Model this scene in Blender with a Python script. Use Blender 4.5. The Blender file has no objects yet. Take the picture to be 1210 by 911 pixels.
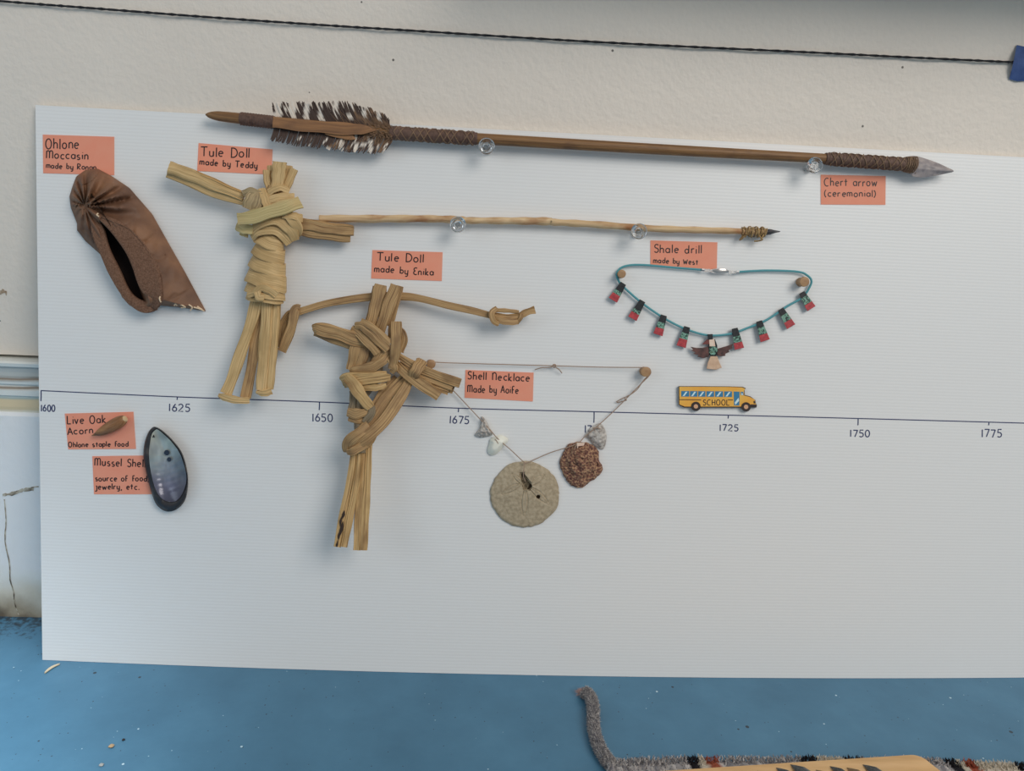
import bpy, bmesh, math, random
from mathutils import Vector, Matrix
random.seed(7)
C = bpy.context.scene.collection
SC = bpy.context.scene

# ------------------------------------------------------------------ camera
IW, IH, F = 1210.0, 911.0, 880.0
CO = Vector((0.0, -0.8597, 0.5424))
PITCH, YAW, ROLL = 0.2572, -0.0438, 0.0494
_cp, _sp, _cy, _sy = math.cos(PITCH), math.sin(PITCH), math.cos(YAW), math.sin(YAW)
FWD = Vector((-_sy*_cp, _cy*_cp, -_sp))
_r = Vector((_cy, _sy, 0)); _u = _r.cross(FWD)
RGT = _r*math.cos(ROLL) + _u*math.sin(ROLL)
UPV = -_r*math.sin(ROLL) + _u*math.cos(ROLL)
cam_data = bpy.data.cameras.new('camera'); cam = bpy.data.objects.new('camera', cam_data); C.objects.link(cam)
cam_data.sensor_width = 36.0; cam_data.lens = 36.0*F/IW; cam_data.clip_start = 0.01
m3 = Matrix((RGT, UPV, -FWD)).transposed()
cam.matrix_world = Matrix.Translation(CO) @ m3.to_4x4()
SC.camera = cam

# ------------------------------------------------------------------ light
w = bpy.data.worlds.new('world'); SC.world = w; w.use_nodes = True
bg = w.node_tree.nodes['Background']; bg.inputs[0].default_value = (0.88, 0.95, 1.0, 1); bg.inputs[1].default_value = 0.30
def area(name, loc, target, size, power, col, sy=None):
    l = bpy.data.lights.new(name, 'AREA'); l.energy = power; l.color = col; l.size = size
    if sy: l.shape = 'RECTANGLE'; l.size_y = sy
    o = bpy.data.objects.new(name, l); C.objects.link(o); o.location = loc
    o.rotation_euler = (Vector(target)-Vector(loc)).to_track_quat('-Z', 'Y').to_euler()
    return o
area('window_light_warm', (1.85, -2.5, 2.45), (0.0, 0, 0.35), 1.8, 63, (1.0, 0.94, 0.87))
area('cool_fill_left', (-2.2, -1.7, 1.3), (-0.3, -0.1, 0.2), 1.2, 7, (0.80, 0.92, 1.0))  # added cool fill tinting the left side; no window is known there
_sl = bpy.data.lights.new('floor_fill_spot', 'SPOT'); _sl.energy = 165; _sl.color = (0.84, 0.94, 1.0); _sl.spot_size = math.radians(30); _sl.spot_blend = 1.0; _sl.shadow_soft_size = .12  # added spot brightening the left floor; no doorway is known there
_so = bpy.data.objects.new('floor_fill_spot', _sl); C.objects.link(_so); _so.location = (-0.98, -0.62, 1.7)
_so.rotation_euler = (Vector((-0.66, -0.42, 0.0))-Vector(_so.location)).to_track_quat('-Z', 'Y').to_euler()
SC.view_settings.view_transform = 'Standard'; SC.view_settings.look = 'None'
SC.view_settings.gamma = 1; SC.view_settings.use_curve_mapping = False; SC.view_settings.exposure = 0.0

# ------------------------------------------------------------------ geometry of the place
ZT, D0, BM = 0.605, 0.0997, 0.0137          # board top height, foot distance, bow
KN = math.sqrt(1+(D0/ZT)**2)
NB = Vector((0, -1, D0/ZT)).normalized()    # towards the room
WALL_Y, BASE_Y = 0.006, -0.02
def bul(x): return BM*max(-1.0, min(1.0, 1-(x/.62)**2))
def ray(px, py): return FWD + RGT*((px-IW/2)/F) - UPV*((py-IH/2)/F)
def gb(P, h): return (P.y + (D0+bul(P.x))*(1-P.z/ZT))/KN + h
HANG = (1e9, 0.0)
def at(px, py, h=0.0):
    h += max(0.0, py-HANG[0])*HANG[1]/1000.   # a thing that hangs plumb stands off the leaning board lower down
    d = ray(px, py); t = 0.9
    for _ in range(8):
        g = gb(CO+d*t, h); g2 = gb(CO+d*(t+1e-4), h); t -= g*1e-4/(g2-g)
    return CO+d*t
def on_floor(px, py, z=0.0):
    d = ray(px, py); return CO + d*((z-CO.z)/d.z)
def on_wall(px, py, off=0.0):
    d = ray(px, py); return CO + d*((WALL_Y-off-CO.y)/d.y)
def mpp(P): return (P-CO).dot(FWD)/F         # metres per pixel at a point
def board_point(x, z, h=0.0):
    return Vector((x, -(D0+bul(x))*(1-z/ZT), z)) + NB*h

# ------------------------------------------------------------------ colour and materials
def lin(c): return c/12.92 if c <= .04045 else ((c+.055)/1.055)**2.4
def col(r, g, b, k=0.70): return tuple(min(.92, lin(v/255.)/k) for v in (r, g, b)) + (1,)
def new_mat(name):
    m = bpy.data.materials.new(name); m.use_nodes = True
    return m, m.node_tree.nodes, m.node_tree.links, m.node_tree.nodes['Principled BSDF']
def nd(N, t, **kw):
    n = N.new(t)
    for k, v in kw.items():
        if k.startswith('i_'): n.inputs[k[2:].replace('_', ' ')].default_value = v
        else: setattr(n, k, v)
    return n
def ramp(N, stops):
    r = N.new('ShaderNodeValToRGB'); e = r.color_ramp.elements
    while len(e) < len(stops): e.new(0.5)
    for i, (p, c) in enumerate(stops): e[i].position = p; e[i].color = c
    return r
def noisy(name, stops, scale=60, rough=.6, bump=0.0, bscale=None, stretch=(1, 1, 1), uv=False, detail=4, metallic=0, bdist=.001, spec=.5):
    m, N, L, b = new_mat(name)
    tc = N.new('ShaderNodeTexCoord'); mp = nd(N, 'ShaderNodeMapping'); mp.inputs['Scale'].default_value = stretch
    L.new(tc.outputs['UV' if uv else 'Object'], mp.inputs['Vector'])
    n = nd(N, 'ShaderNodeTexNoise', i_Scale=scale, i_Detail=detail); L.new(mp.outputs[0], n.inputs['Vector'])
    r = ramp(N, stops); L.new(n.outputs[0], r.inputs[0]); L.new(r.outputs[0], b.inputs['Base Color'])
    b.inputs['Roughness'].default_value = rough; b.inputs['Metallic'].default_value = metallic
    b.inputs['Specular IOR Level'].default_value = spec
    if bump:
        n2 = nd(N, 'ShaderNodeTexNoise', i_Scale=bscale or scale, i_Detail=6); L.new(mp.outputs[0], n2.inputs['Vector'])
        bp = nd(N, 'ShaderNodeBump', i_Strength=bump, i_Distance=bdist); L.new(n2.outputs[0], bp.inputs['Height']); L.new(bp.outputs[0], b.inputs['Normal'])
    return m
def plain(name, c, rough=.6, metallic=0, spec=.5):
    return noisy(name, [(.3, tuple(v*.94 for v in c[:3])+(1,)), (.7, c)], 200, rough, metallic=metallic, spec=spec)

def wall_mat(name, c, speck=True):
    m, N, L, b = new_mat(name)
    tc = N.new('ShaderNodeTexCoord')
    n1 = nd(N, 'ShaderNodeTexNoise', i_Scale=4, i_Detail=5); L.new(tc.outputs['Object'], n1.inputs['Vector'])
    r = ramp(N, [(.35, tuple(v*.95 for v in c[:3])+(1,)), (.65, c)]); L.new(n1.outputs[0], r.inputs[0])
    vo = nd(N, 'ShaderNodeTexVoronoi', i_Scale=34); L.new(tc.outputs['Object'], vo.inputs['Vector'])
    th = nd(N, 'ShaderNodeMath', operation='LESS_THAN'); th.inputs[1].default_value = .045; L.new(vo.outputs['Distance'], th.inputs[0])
    sp = N.new('ShaderNodeSeparateColor'); L.new(vo.outputs['Color'], sp.inputs[0])
    th2 = nd(N, 'ShaderNodeMath', operation='LESS_THAN'); th2.inputs[1].default_value = .42; L.new(sp.outputs[0], th2.inputs[0])
    mu = nd(N, 'ShaderNodeMath', operation='MULTIPLY'); L.new(th.outputs[0], mu.inputs[0]); L.new(th2.outputs[0], mu.inputs[1])
    mx = nd(N, 'ShaderNodeMix', data_type='RGBA'); L.new(mu.outputs[0], mx.inputs[0]); L.new(r.outputs[0], mx.inputs[6]); mx.inputs[7].default_value = col(95, 90, 84)
    L.new(mx.outputs[2], b.inputs['Base Color']); b.inputs['Roughness'].default_value = .55
    n2 = nd(N, 'ShaderNodeTexNoise', i_Scale=170, i_Detail=3); L.new(tc.outputs['Object'], n2.inputs['Vector'])
    n3 = nd(N, 'ShaderNodeTexNoise', i_Scale=70, i_Detail=3); L.new(tc.outputs['Object'], n3.inputs['Vector'])
    ad = nd(N, 'ShaderNodeMath', operation='ADD'); L.new(n2.outputs[0], ad.inputs[0]); L.new(n3.outputs[0], ad.inputs[1])
    bp = nd(N, 'ShaderNodeBump', i_Strength=.36, i_Distance=.002); L.new(ad.outputs[0], bp.inputs['Height']); L.new(bp.outputs[0], b.inputs['Normal'])
    return m

def board_mat():
    m, N, L, b = new_mat('corrugated_plastic')
    tc = N.new('ShaderNodeTexCoord')
    wv = nd(N, 'ShaderNodeTexWave', wave_type='BANDS', bands_direction='Z', i_Scale=88.0, i_Distortion=.2, i_Detail=1)
    L.new(tc.outputs['Object'], wv.inputs['Vector'])
    c = col(206, 206, 205)
    r = ramp(N, [(.0, tuple(v*.962 for v in c[:3])+(1,)), (.45, c)]); L.new(wv.outputs['Color'], r.inputs[0])
    L.new(r.outputs[0], b.inputs['Base Color']); b.inputs['Roughness'].default_value = .38
    bp = nd(N, 'ShaderNodeBump', i_Strength=.10, i_Distance=.0004); L.new(wv.outputs['Fac'], bp.inputs['Height']); L.new(bp.outputs[0], b.inputs['Normal'])
    return m

def floor_mat():
    m, N, L, b = new_mat('blue_floor_paint')
    tc = N.new('ShaderNodeTexCoord')
    n1 = nd(N, 'ShaderNodeTexNoise', i_Scale=9, i_Detail=8, i_Roughness=.65); L.new(tc.outputs['Object'], n1.inputs['Vector'])
    r = ramp(N, [(.3, col(58, 99, 124)), (.55, col(66, 109, 135)), (.8, col(76, 120, 146))]); L.new(n1.outputs[0], r.inputs[0])
    cur = r.outputs[0]
    for sc, thr, gate, cc in ((120, .07, .16, col(150, 176, 190)), (140, .09, .22, col(46, 66, 82)), (63, .05, .25, col(40, 54, 64)), (42, .05, .3, col(170, 190, 200)), (30, .06, .25, col(38, 50, 60)), (75, .07, .2, col(52, 76, 95))):
        vo = nd(N, 'ShaderNodeTexVoronoi', i_Scale=sc); L.new(tc.outputs['Object'], vo.inputs['Vector'])
        th = nd(N, 'ShaderNodeMath', operation='LESS_THAN'); th.inputs[1].default_value = thr; L.new(vo.outputs['Distance'], th.inputs[0])
        sp = N.new('ShaderNodeSeparateColor'); L.new(vo.outputs['Color'], sp.inputs[0])
        t2 = nd(N, 'ShaderNodeMath', operation='LESS_THAN'); t2.inputs[1].default_value = gate; L.new(sp.outputs[1], t2.inputs[0])
        mu = nd(N, 'ShaderNodeMath', operation='MULTIPLY'); L.new(th.outputs[0], mu.inputs[0]); L.new(t2.outputs[0], mu.inputs[1])
        mx = nd(N, 'ShaderNodeMix', data_type='RGBA'); L.new(mu.outputs[0], mx.inputs[0]); L.new(cur, mx.inputs[6]); mx.inputs[7].default_value = cc
        cur = mx.outputs[2]
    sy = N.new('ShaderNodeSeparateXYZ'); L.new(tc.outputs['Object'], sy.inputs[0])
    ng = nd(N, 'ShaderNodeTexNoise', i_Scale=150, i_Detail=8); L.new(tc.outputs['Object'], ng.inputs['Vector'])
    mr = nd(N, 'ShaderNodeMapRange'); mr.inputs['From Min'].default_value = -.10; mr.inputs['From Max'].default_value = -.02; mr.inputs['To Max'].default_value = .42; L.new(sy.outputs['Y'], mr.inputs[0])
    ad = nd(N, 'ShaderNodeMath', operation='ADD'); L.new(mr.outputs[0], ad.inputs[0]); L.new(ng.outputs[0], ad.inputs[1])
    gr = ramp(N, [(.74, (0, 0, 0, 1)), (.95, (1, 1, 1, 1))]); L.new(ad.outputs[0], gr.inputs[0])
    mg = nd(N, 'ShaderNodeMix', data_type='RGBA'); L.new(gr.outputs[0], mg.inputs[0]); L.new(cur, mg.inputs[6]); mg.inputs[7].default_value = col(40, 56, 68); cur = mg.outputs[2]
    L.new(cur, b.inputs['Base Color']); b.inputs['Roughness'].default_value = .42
    n2 = nd(N, 'ShaderNodeTexNoise', i_Scale=60, i_Detail=5); L.new(tc.outputs['Object'], n2.inputs['Vector'])
    bp = nd(N, 'ShaderNodeBump', i_Strength=.15, i_Distance=.002); L.new(n2.outputs[0], bp.inputs['Height']); L.new(bp.outputs[0], b.inputs['Normal'])
    return m

def fibre_mat(name, dark, mid, light, patch, ku=16, kv=800, rough=.6):
    """split reed: colour runs in streaks along the strip (UV u = length, v = across, metres)"""
    m, N, L, b = new_mat(name)
    tc = N.new('ShaderNodeTexCoord'); mp = N.new('ShaderNodeMapping'); mp.inputs['Scale'].default_value = (ku, kv, 1)
    L.new(tc.outputs['UV'], mp.inputs['Vector'])
    n = nd(N, 'ShaderNodeTexNoise', i_Scale=1, i_Detail=5, i_Roughness=.6); L.new(mp.outputs[0], n.inputs['Vector'])
    r = ramp(N, [(.31, dark), (.44, mid), (.64, light)]); L.new(n.outputs[0], r.inputs[0])
    mp2 = N.new('ShaderNodeMapping'); mp2.inputs['Scale'].default_value = (28, 60, 1); L.new(tc.outputs['UV'], mp2.inputs['Vector'])
    n2 = nd(N, 'ShaderNodeTexNoise', i_Scale=1, i_Detail=3); L.new(mp2.outputs[0], n2.inputs['Vector'])
    r2 = ramp(N, [(.5, (0, 0, 0, 1)), (.72, (1, 1, 1, 1))]); L.new(n2.outputs[0], r2.inputs[0])
    mx = nd(N, 'ShaderNodeMix', data_type='RGBA'); L.new(r2.outputs[0], mx.inputs[0]); L.new(r.outputs[0], mx.inputs[6]); mx.inputs[7].default_value = patch
    L.new(mx.outputs[2], b.inputs['Base Color']); b.inputs['Roughness'].default_value = rough
    bp = nd(N, 'ShaderNodeBump', i_Strength=.6, i_Distance=.0008); L.new(n.outputs[0], bp.inputs['Height']); L.new(bp.outputs[0], b.inputs['Normal'])
    return m

def vcol_mat(name, rough=.9, bump=0, bscale=900):
    m, N, L, b = new_mat(name)
    a = nd(N, 'ShaderNodeAttribute', attribute_name='dye'); L.new(a.outputs['Color'], b.inputs['Base Color'])
    b.inputs['Roughness'].default_value = rough; b.inputs['Specular IOR Level'].default_value = .2
    if bump:
        tc = N.new('ShaderNodeTexCoord'); n = nd(N, 'ShaderNodeTexNoise', i_Scale=bscale, i_Detail=4); L.new(tc.outputs['Object'], n.inputs['Vector'])
        bp = nd(N, 'ShaderNodeBump', i_Strength=bump, i_Distance=.002); L.new(n.outputs[0], bp.inputs['Height']); L.new(bp.outputs[0], b.inputs['Normal'])
    return m

# ------------------------------------------------------------------ mesh helpers
class MB:
    def __init__(s): s.v = []; s.f = []; s.uv = []; s.dye = []; s.mi = []; s.cur = 0
    def add(s, vs, fs, uvs=None, dye=None):
        o = len(s.v); s.v += [Vector(v) for v in vs]
        s.uv += uvs if uvs else [(0, 0)]*len(vs)
        s.dye += [dye or (1, 1, 1, 1)]*len(vs) if not isinstance(dye, list) else dye
        s.f += [[i+o for i in f] for f in fs]; s.mi += [s.cur]*len(fs)
    def build(s, name, mat, parent=None, loc=None, smooth=True, sharp=40, recalc=True):
        if parent is not None: base = Vector(parent['_loc'])
        elif loc is not None: base = Vector(loc)
        else: base = Vector((0, 0, 0))
        me = bpy.data.meshes.new(name)
        me.from_pydata([v-base for v in s.v], [], s.f)
        ul = me.uv_layers.new(name='UVMap')
        for lp in me.loops: ul.data[lp.index].uv = s.uv[lp.vertex_index]
        ca = me.color_attributes.new('dye', 'FLOAT_COLOR', 'POINT')
        for i, c in enumerate(s.dye): ca.data[i].color = c
        for mm in (mat if isinstance(mat, (list, tuple)) else [mat]): me.materials.append(mm)
        for p, i in zip(me.polygons, s.mi): p.material_index = i
        if recalc:
            bm = bmesh.new(); bm.from_mesh(me); bmesh.ops.recalc_face_normals(bm, faces=bm.faces); bm.to_mesh(me); bm.free()
        if smooth:
            for p in me.polygons: p.use_smooth = True
            me.set_sharp_from_angle(angle=math.radians(sharp))
        me.update()
        o = bpy.data.objects.new(name, me); C.objects.link(o)
        if parent is not None: o.parent = parent; o['_loc'] = list(base)
        else: o.location = base; o['_loc'] = list(base)
        return o
def tag(o, label, cat, group=None):
    o['label'] = label; o['category'] = cat
    if group: o['group'] = group
    return o
def thing(name, label, cat, loc, group=None):
    o = bpy.data.objects.new(name, None); C.objects.link(o); o.location = loc; o['_loc'] = list(loc)
    o.empty_display_size = .02
    return tag(o, label, cat, group)
def struct(o): o['kind'] = 'structure'; return o

def catmull(P, n=8):
    """P: list of equal-length tuples -> smooth list"""
    if len(P) == 2: return [tuple(a+(b-a)*i/n for a, b in zip(*P)) for i in range(n+1)]
    out = []; Q = [P[0]]+list(P)+[P[-1]]
    for i in range(1, len(Q)-2):
        for k in range(n):
            t = k/n
            out.append(tuple(.5*(2*b+(c-a)*t+(2*a-5*b+4*c-d)*t*t+(3*b-a-3*c+d)*t**3) for a, b, c, d in zip(Q[i-1], Q[i], Q[i+1], Q[i+2])))
    out.append(tuple(P[-1])); return out
def sweep(mb, pts, prof, ref=None, cap=True, dye=None, u0=None):
    """pts: Vectors; prof(i,n)->list of (b,n) offsets; ref: function(P,i)->outward direction"""
    n = len(pts); rings = []; uvs = []; u = random.random()*5 if u0 is None else u0; prevB = None; v0 = random.random()*3
    for i, P in enumerate(pts):
        T = (pts[min(i+1, n-1)]-pts[max(i-1, 0)])
        if T.length < 1e-9: T = Vector((1, 0, 0))
        T.normalize(); R = ref(P, i) if ref else NB
        B = T.cross(R)
        if B.length < 1e-4: B = prevB or T.orthogonal()
        B = B.normalized()
        Nn = B.cross(T).normalized(); prevB = B
        if i: u += (P-pts[i-1]).length
        pr = prof(i, n); rings.append([P+B*a+Nn*b for a, b in pr])
        acc = v0; uu = []
        for k, (a, b) in enumerate(pr):
            if k: acc += math.hypot(a-pr[k-1][0], b-pr[k-1][1])
            uu.append((u, acc))
        uvs.append(uu)
    m = len(rings[0]); V = [p for r in rings for p in r]; U = [q for r in uvs for q in r]; Fs = []
    for i in range(n-1):
        for k in range(m):
            a = i*m+k; b = i*m+(k+1) % m; Fs.append([a, b, b+m, a+m])
    if cap: Fs += [list(range(m))[::-1], list(range((n-1)*m, n*m))]
    mb.add(V, Fs, U, dye)
def tube(mb, pts, r, sides=8, dye=None, ref=None):
    rr = r if callable(r) else (lambda t: r)
    def prof(i, n):
        q = rr(i/(n-1)); return [(q*math.cos(2*math.pi*k/sides), q*math.sin(2*math.pi*k/sides)) for k in range(sides)]
    up = ref or (lambda P, i: NB)
    sweep(mb, pts, prof, up, dye=dye)
def strap(mb, P, thick=.003, nc=22, ridge=.12, n=8, ref=None, dye=None, cup=0.0, smooth=True, tilt=0.0):
    """P: (px, py, h_mm, w_px). A flattened reed strip with lengthwise ridges; h is the height of its middle above the board."""
    S = catmull(P, n) if smooth else list(P)
    pts = [at(a, b, h/1000.) for a, b, h, w_ in S]
    ws = [max(.3, w_)*mpp(p)/2 for p, (a, b, h, w_) in zip(pts, S)]
    cr = min(.75, ridge*4.5)
    pa = [1-cr*random.random()**1.6 for _ in range(nc)]; pb = [1-cr*random.random()**1.6 for _ in range(nc)]
    w1, w2, f1 = random.uniform(0, 6), random.uniform(0, 6), random.uniform(1.5, 3.5)
    def prof(i, nn):
        o = []; t = i/max(1, nn-1); wv = ws[i]*(1+(.07*math.sin(w1+f1*6.28*t) if ridge else 0))
        for k in range(nc):
            a = 2*math.pi*(k+.5)/nc; c, s_ = math.cos(a), math.sin(a); q = pa[k]*(1-t)+pb[k]*t
            x = math.copysign(abs(c)**.65, c)*wv; y = math.copysign(abs(s_)**(.38 if ridge else .7), s_)*thick/2*(q if ridge else 1)
            o.append((x, y - cup*(x/wv)**2 + tilt*x/wv))
        return o
    sweep(mb, pts, prof, ref, dye=dye)
def line(mb, P, wpx, h, thick=.00016, n=5, smooth=True):
    """a drawn ink line lying on a surface h metres above the board"""
    strap(mb, [(a, b, h*1000, wpx) for a, b in P], thick, nc=6, ridge=0, n=n, smooth=smooth)
def wrap(mb, p0, p1, wpx, hc, hr, thick=.002, th=105, mid=0.0, n=14, tilt=.0017):
    """a strip wound round the front of a body from p0 to p1 (its outline in the view), hc/hr in mm"""
    cx, cy = (p0[0]+p1[0])/2, (p0[1]+p1[1])/2; ax = at(cx, cy, hc/1000.)
    P = []
    for i in range(n+1):
        t = math.radians(-th+2*th*i/n); s = math.sin(t)
        P.append((cx+(p1[0]-p0[0])/2*s, cy+(p1[1]-p0[1])/2*s+mid*math.cos(t), hc+hr*math.cos(t), wpx))
    d = at(p1[0], p1[1], hc/1000.)-at(p0[0], p0[1], hc/1000.); L = d.length; d.normalize()
    k = (hr/1000.)/(L/2)
    def ref(P_, i):
        q = P_-ax; a = q.dot(d)*k; return (d*a + NB*(q.dot(NB)/k if k else 0)*1.0)
    strap(mb, P, thick, nc=18, ridge=.03, ref=ref, smooth=False, tilt=tilt)
def resample(poly, n, closed=True):
    P = poly+[poly[0]] if closed else poly
    L = [0]
    for a, b in zip(P, P[1:]): L.append(L[-1]+math.hypot(b[0]-a[0], b[1]-a[1]))
    out = []; j = 0; cnt = n if closed else n-1
    for i in range(n):
        t = L[-1]*i/cnt
        while j < len(L)-2 and L[j+1] < t: j += 1
        f = (t-L[j])/max(1e-9, L[j+1]-L[j]); out.append((P[j][0]+(P[j+1][0]-P[j][0])*f, P[j][1]+(P[j+1][1]-P[j][1])*f))
    return out
def smooth_poly(poly, n, k=6):
    Q = poly[-2:]+poly+poly[:3]; out = []
    for i in range(2, len(Q)-3+0):
        for t in range(k):
            t /= k; a, b, c, d = Q[i-1], Q[i], Q[i+1], Q[i+2]
            out.append(tuple(.5*(2*b[j]+(c[j]-a[j])*t+(2*a[j]-5*b[j]+4*c[j]-d[j])*t*t+(3*b[j]-a[j]-3*c[j]+d[j])*t**3) for j in (0, 1)))
    return resample(out, n)
def dome(mb, outline, spine, hf, rings=30, back=.3, ease=1.0, inner=None):
    """closed solid: outline (px list) drawn in to spine(p) with height hf(px,py,k) in mm; flat back"""
    n = len(outline); V = []; U = []; Fs = []
    for j in range(rings+1):
        k = (j/rings)**ease
        for i, p in enumerate(outline):
            q = inner[i] if inner else spine(p)
            x, y = p[0]+(q[0]-p[0])*k, p[1]+(q[1]-p[1])*k
            V.append(at(x, y, hf(x, y, k)/1000.)); U.append((x*.001, y*.001))
    for j in range(rings):
        for i in range(n):
            a = j*n+i; b = j*n+(i+1) % n; Fs.append([a, b, b+n, a+n])
    Fs.append(list(range(rings*n, rings*n+n)))
    if back is None: mb.add(V, Fs, U); return
    o = len(V)
    for p in outline: V.append(at(p[0], p[1], back/1000.)); U.append((p[0]*.001, p[1]*.001))
    for i in range(n): Fs.append([i, (i+1) % n, o+(i+1) % n, o+i])
    Fs.append([o+i for i in range(n)])
    mb.add(V, Fs, U)
def plate(mb, poly, h0, h1, bev=.0):
    """extruded flat piece, poly in px, heights in mm"""
    n = len(poly); cx = sum(p[0] for p in poly)/n; cy = sum(p[1] for p in poly)/n
    def sc(p, d):
        L = math.hypot(p[0]-cx, p[1]-cy) or 1; return (p[0]-(p[0]-cx)/L*d, p[1]-(p[1]-cy)/L*d)
    V = [at(*p, h0/1000.) for p in poly]
    if bev: V += [at(*p, (h1-bev)/1000.) for p in poly]
    V += [at(*sc(p, bev), h1/1000.) for p in poly]
    nl = len(V)//n; Fs = [list(range(n)), list(range((nl-1)*n, nl*n))]
    for l in range(nl-1):
        for i in range(n):
            a = l*n+i; b = l*n+(i+1) % n; Fs.append([a, b, b+n, a+n])
    mb.add(V, Fs)
def lathe(mb, O, axis, prof, seg=24):
    """prof: (r, d) along axis from O"""
    axis = axis.normalized(); X = axis.orthogonal().normalized(); Y = axis.cross(X); V = []; Fs = []
    for r, d in prof:
        for k in range(seg):
            a = 2*math.pi*k/seg; V.append(O+axis*d+(X*math.cos(a)+Y*math.sin(a))*max(r, 1e-5))
    for j in range(len(prof)-1):
        for k in range(seg):
            a = j*seg+k; b = j*seg+(k+1) % seg; Fs.append([a, b, b+seg, a+seg])
    Fs += [list(range(seg)), list(range((len(prof)-1)*seg, len(prof)*seg))]
    mb.add(V, Fs)
def box(mb, a, b, dye=None):
    x0, y0, z0 = a; x1, y1, z1 = b
    mb.add([(x, y, z) for z in (z0, z1) for y in (y0, y1) for x in (x0, x1)],
           [[0, 1, 3, 2], [4, 5, 7, 6], [0, 1, 5, 4], [2, 3, 7, 6], [0, 2, 6, 4], [1, 3, 7, 5]], dye=dye)
def circle(cx, cy, r, n=20, ry=None): return [(cx+r*math.cos(2*math.pi*i/n), cy+(ry or r)*math.sin(2*math.pi*i/n)) for i in range(n)]
def hsh(x, y, s=0):
    v = math.sin(x*12.9898+y*78.233+s*37.719)*43758.5453; return v-math.floor(v)
def vnoise(x, y, s=0):
    i, j = math.floor(x), math.floor(y); fx, fy = x-i, y-j; fx = fx*fx*(3-2*fx); fy = fy*fy*(3-2*fy)
    return (hsh(i, j, s)*(1-fx)+hsh(i+1, j, s)*fx)*(1-fy)+(hsh(i, j+1, s)*(1-fx)+hsh(i+1, j+1, s)*fx)*fy
def seg_dist(p, a, b):
    vx, vy = b[0]-a[0], b[1]-a[1]; t = max(0, min(1, ((p[0]-a[0])*vx+(p[1]-a[1])*vy)/(vx*vx+vy*vy)))
    q = (a[0]+vx*t, a[1]+vy*t); return math.hypot(p[0]-q[0], p[1]-q[1]), t, q
def inside(p, poly):
    c = False; j = len(poly)-1
    for i in range(len(poly)):
        if (poly[i][1] > p[1]) != (poly[j][1] > p[1]) and p[0] < (poly[j][0]-poly[i][0])*(p[1]-poly[i][1])/(poly[j][1]-poly[i][1])+poly[i][0]: c = not c
        j = i
    return c
def poly_dist(p, poly): return min(seg_dist(p, poly[i-1], poly[i])[0] for i in range(len(poly)))

# ------------------------------------------------------------------ the setting
M_WALL = wall_mat('cream_wall_paint', col(206, 197, 186))
M_BASE, _N, _L, _b = new_mat('worn_white_paint')
_tc = _N.new('ShaderNodeTexCoord'); _sp = _N.new('ShaderNodeSeparateXYZ'); _L.new(_tc.outputs['Object'], _sp.inputs[0])
_n = nd(_N, 'ShaderNodeTexNoise', i_Scale=16, i_Detail=7); _L.new(_tc.outputs['Object'], _n.inputs['Vector'])
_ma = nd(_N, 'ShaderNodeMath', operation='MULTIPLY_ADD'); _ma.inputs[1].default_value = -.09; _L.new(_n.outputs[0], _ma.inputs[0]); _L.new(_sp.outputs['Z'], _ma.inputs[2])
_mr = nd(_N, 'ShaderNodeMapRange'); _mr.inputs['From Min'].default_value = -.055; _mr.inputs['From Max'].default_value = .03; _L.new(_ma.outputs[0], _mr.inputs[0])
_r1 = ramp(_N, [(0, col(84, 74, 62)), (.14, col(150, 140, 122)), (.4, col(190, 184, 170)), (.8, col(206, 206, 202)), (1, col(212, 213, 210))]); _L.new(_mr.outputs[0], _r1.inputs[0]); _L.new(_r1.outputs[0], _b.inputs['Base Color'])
_b.inputs['Roughness'].default_value = .5
_n2 = nd(_N, 'ShaderNodeTexNoise', i_Scale=55, i_Detail=6); _L.new(_tc.outputs['Object'], _n2.inputs['Vector'])
_bp = nd(_N, 'ShaderNodeBump', i_Strength=.35, i_Distance=.003); _L.new(_n2.outputs[0], _bp.inputs['Height']); _L.new(_bp.outputs[0], _b.inputs['Normal'])
M_TRIM, _N, _L, _b = new_mat('grimy_shaded_moulding_paint')
_tc = _N.new('ShaderNodeTexCoord'); _sp = _N.new('ShaderNodeSeparateXYZ'); _L.new(_tc.outputs['Object'], _sp.inputs[0])
_n = nd(_N, 'ShaderNodeTexNoise', i_Scale=14, i_Detail=6); _L.new(_tc.outputs['Object'], _n.inputs['Vector'])
_ma = nd(_N, 'ShaderNodeMath', operation='MULTIPLY_ADD'); _ma.inputs[1].default_value = .0045; _L.new(_n.outputs[0], _ma.inputs[0]); _L.new(_sp.outputs['Z'], _ma.inputs[2])
_mr = nd(_N, 'ShaderNodeMapRange'); _mr.inputs['From Min'].default_value = .268; _mr.inputs['From Max'].default_value = .328; _L.new(_ma.outputs[0], _mr.inputs[0])
_CW, _CT, _CB, _CG = col(200, 202, 198), col(184, 170, 140), col(112, 96, 80), col(152, 160, 162)  # brown lines darken the grooves, grey paints in recess shade, tan is grime
_r1 = ramp(_N, [(0, _CW), (.07, _CT), (.24, _CT), (.28, col(146, 160, 158)), (.33, _CW), (.44, _CW), (.485, _CB), (.53, _CW), (.60, _CW), (.66, _CB), (.70, _CG), (.84, _CG), (.88, _CW), (1, _CW)])
_L.new(_mr.outputs[0], _r1.inputs[0]); _L.new(_r1.outputs[0], _b.inputs['Base Color']); _b.inputs['Roughness'].default_value = .5
M_CRACK = noisy('crack_dirt', [(.35, col(84, 76, 66)), (.5, col(140, 130, 114)), (.65, col(176, 170, 156))], 160, .9)
M_FLOOR = floor_mat()
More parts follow.
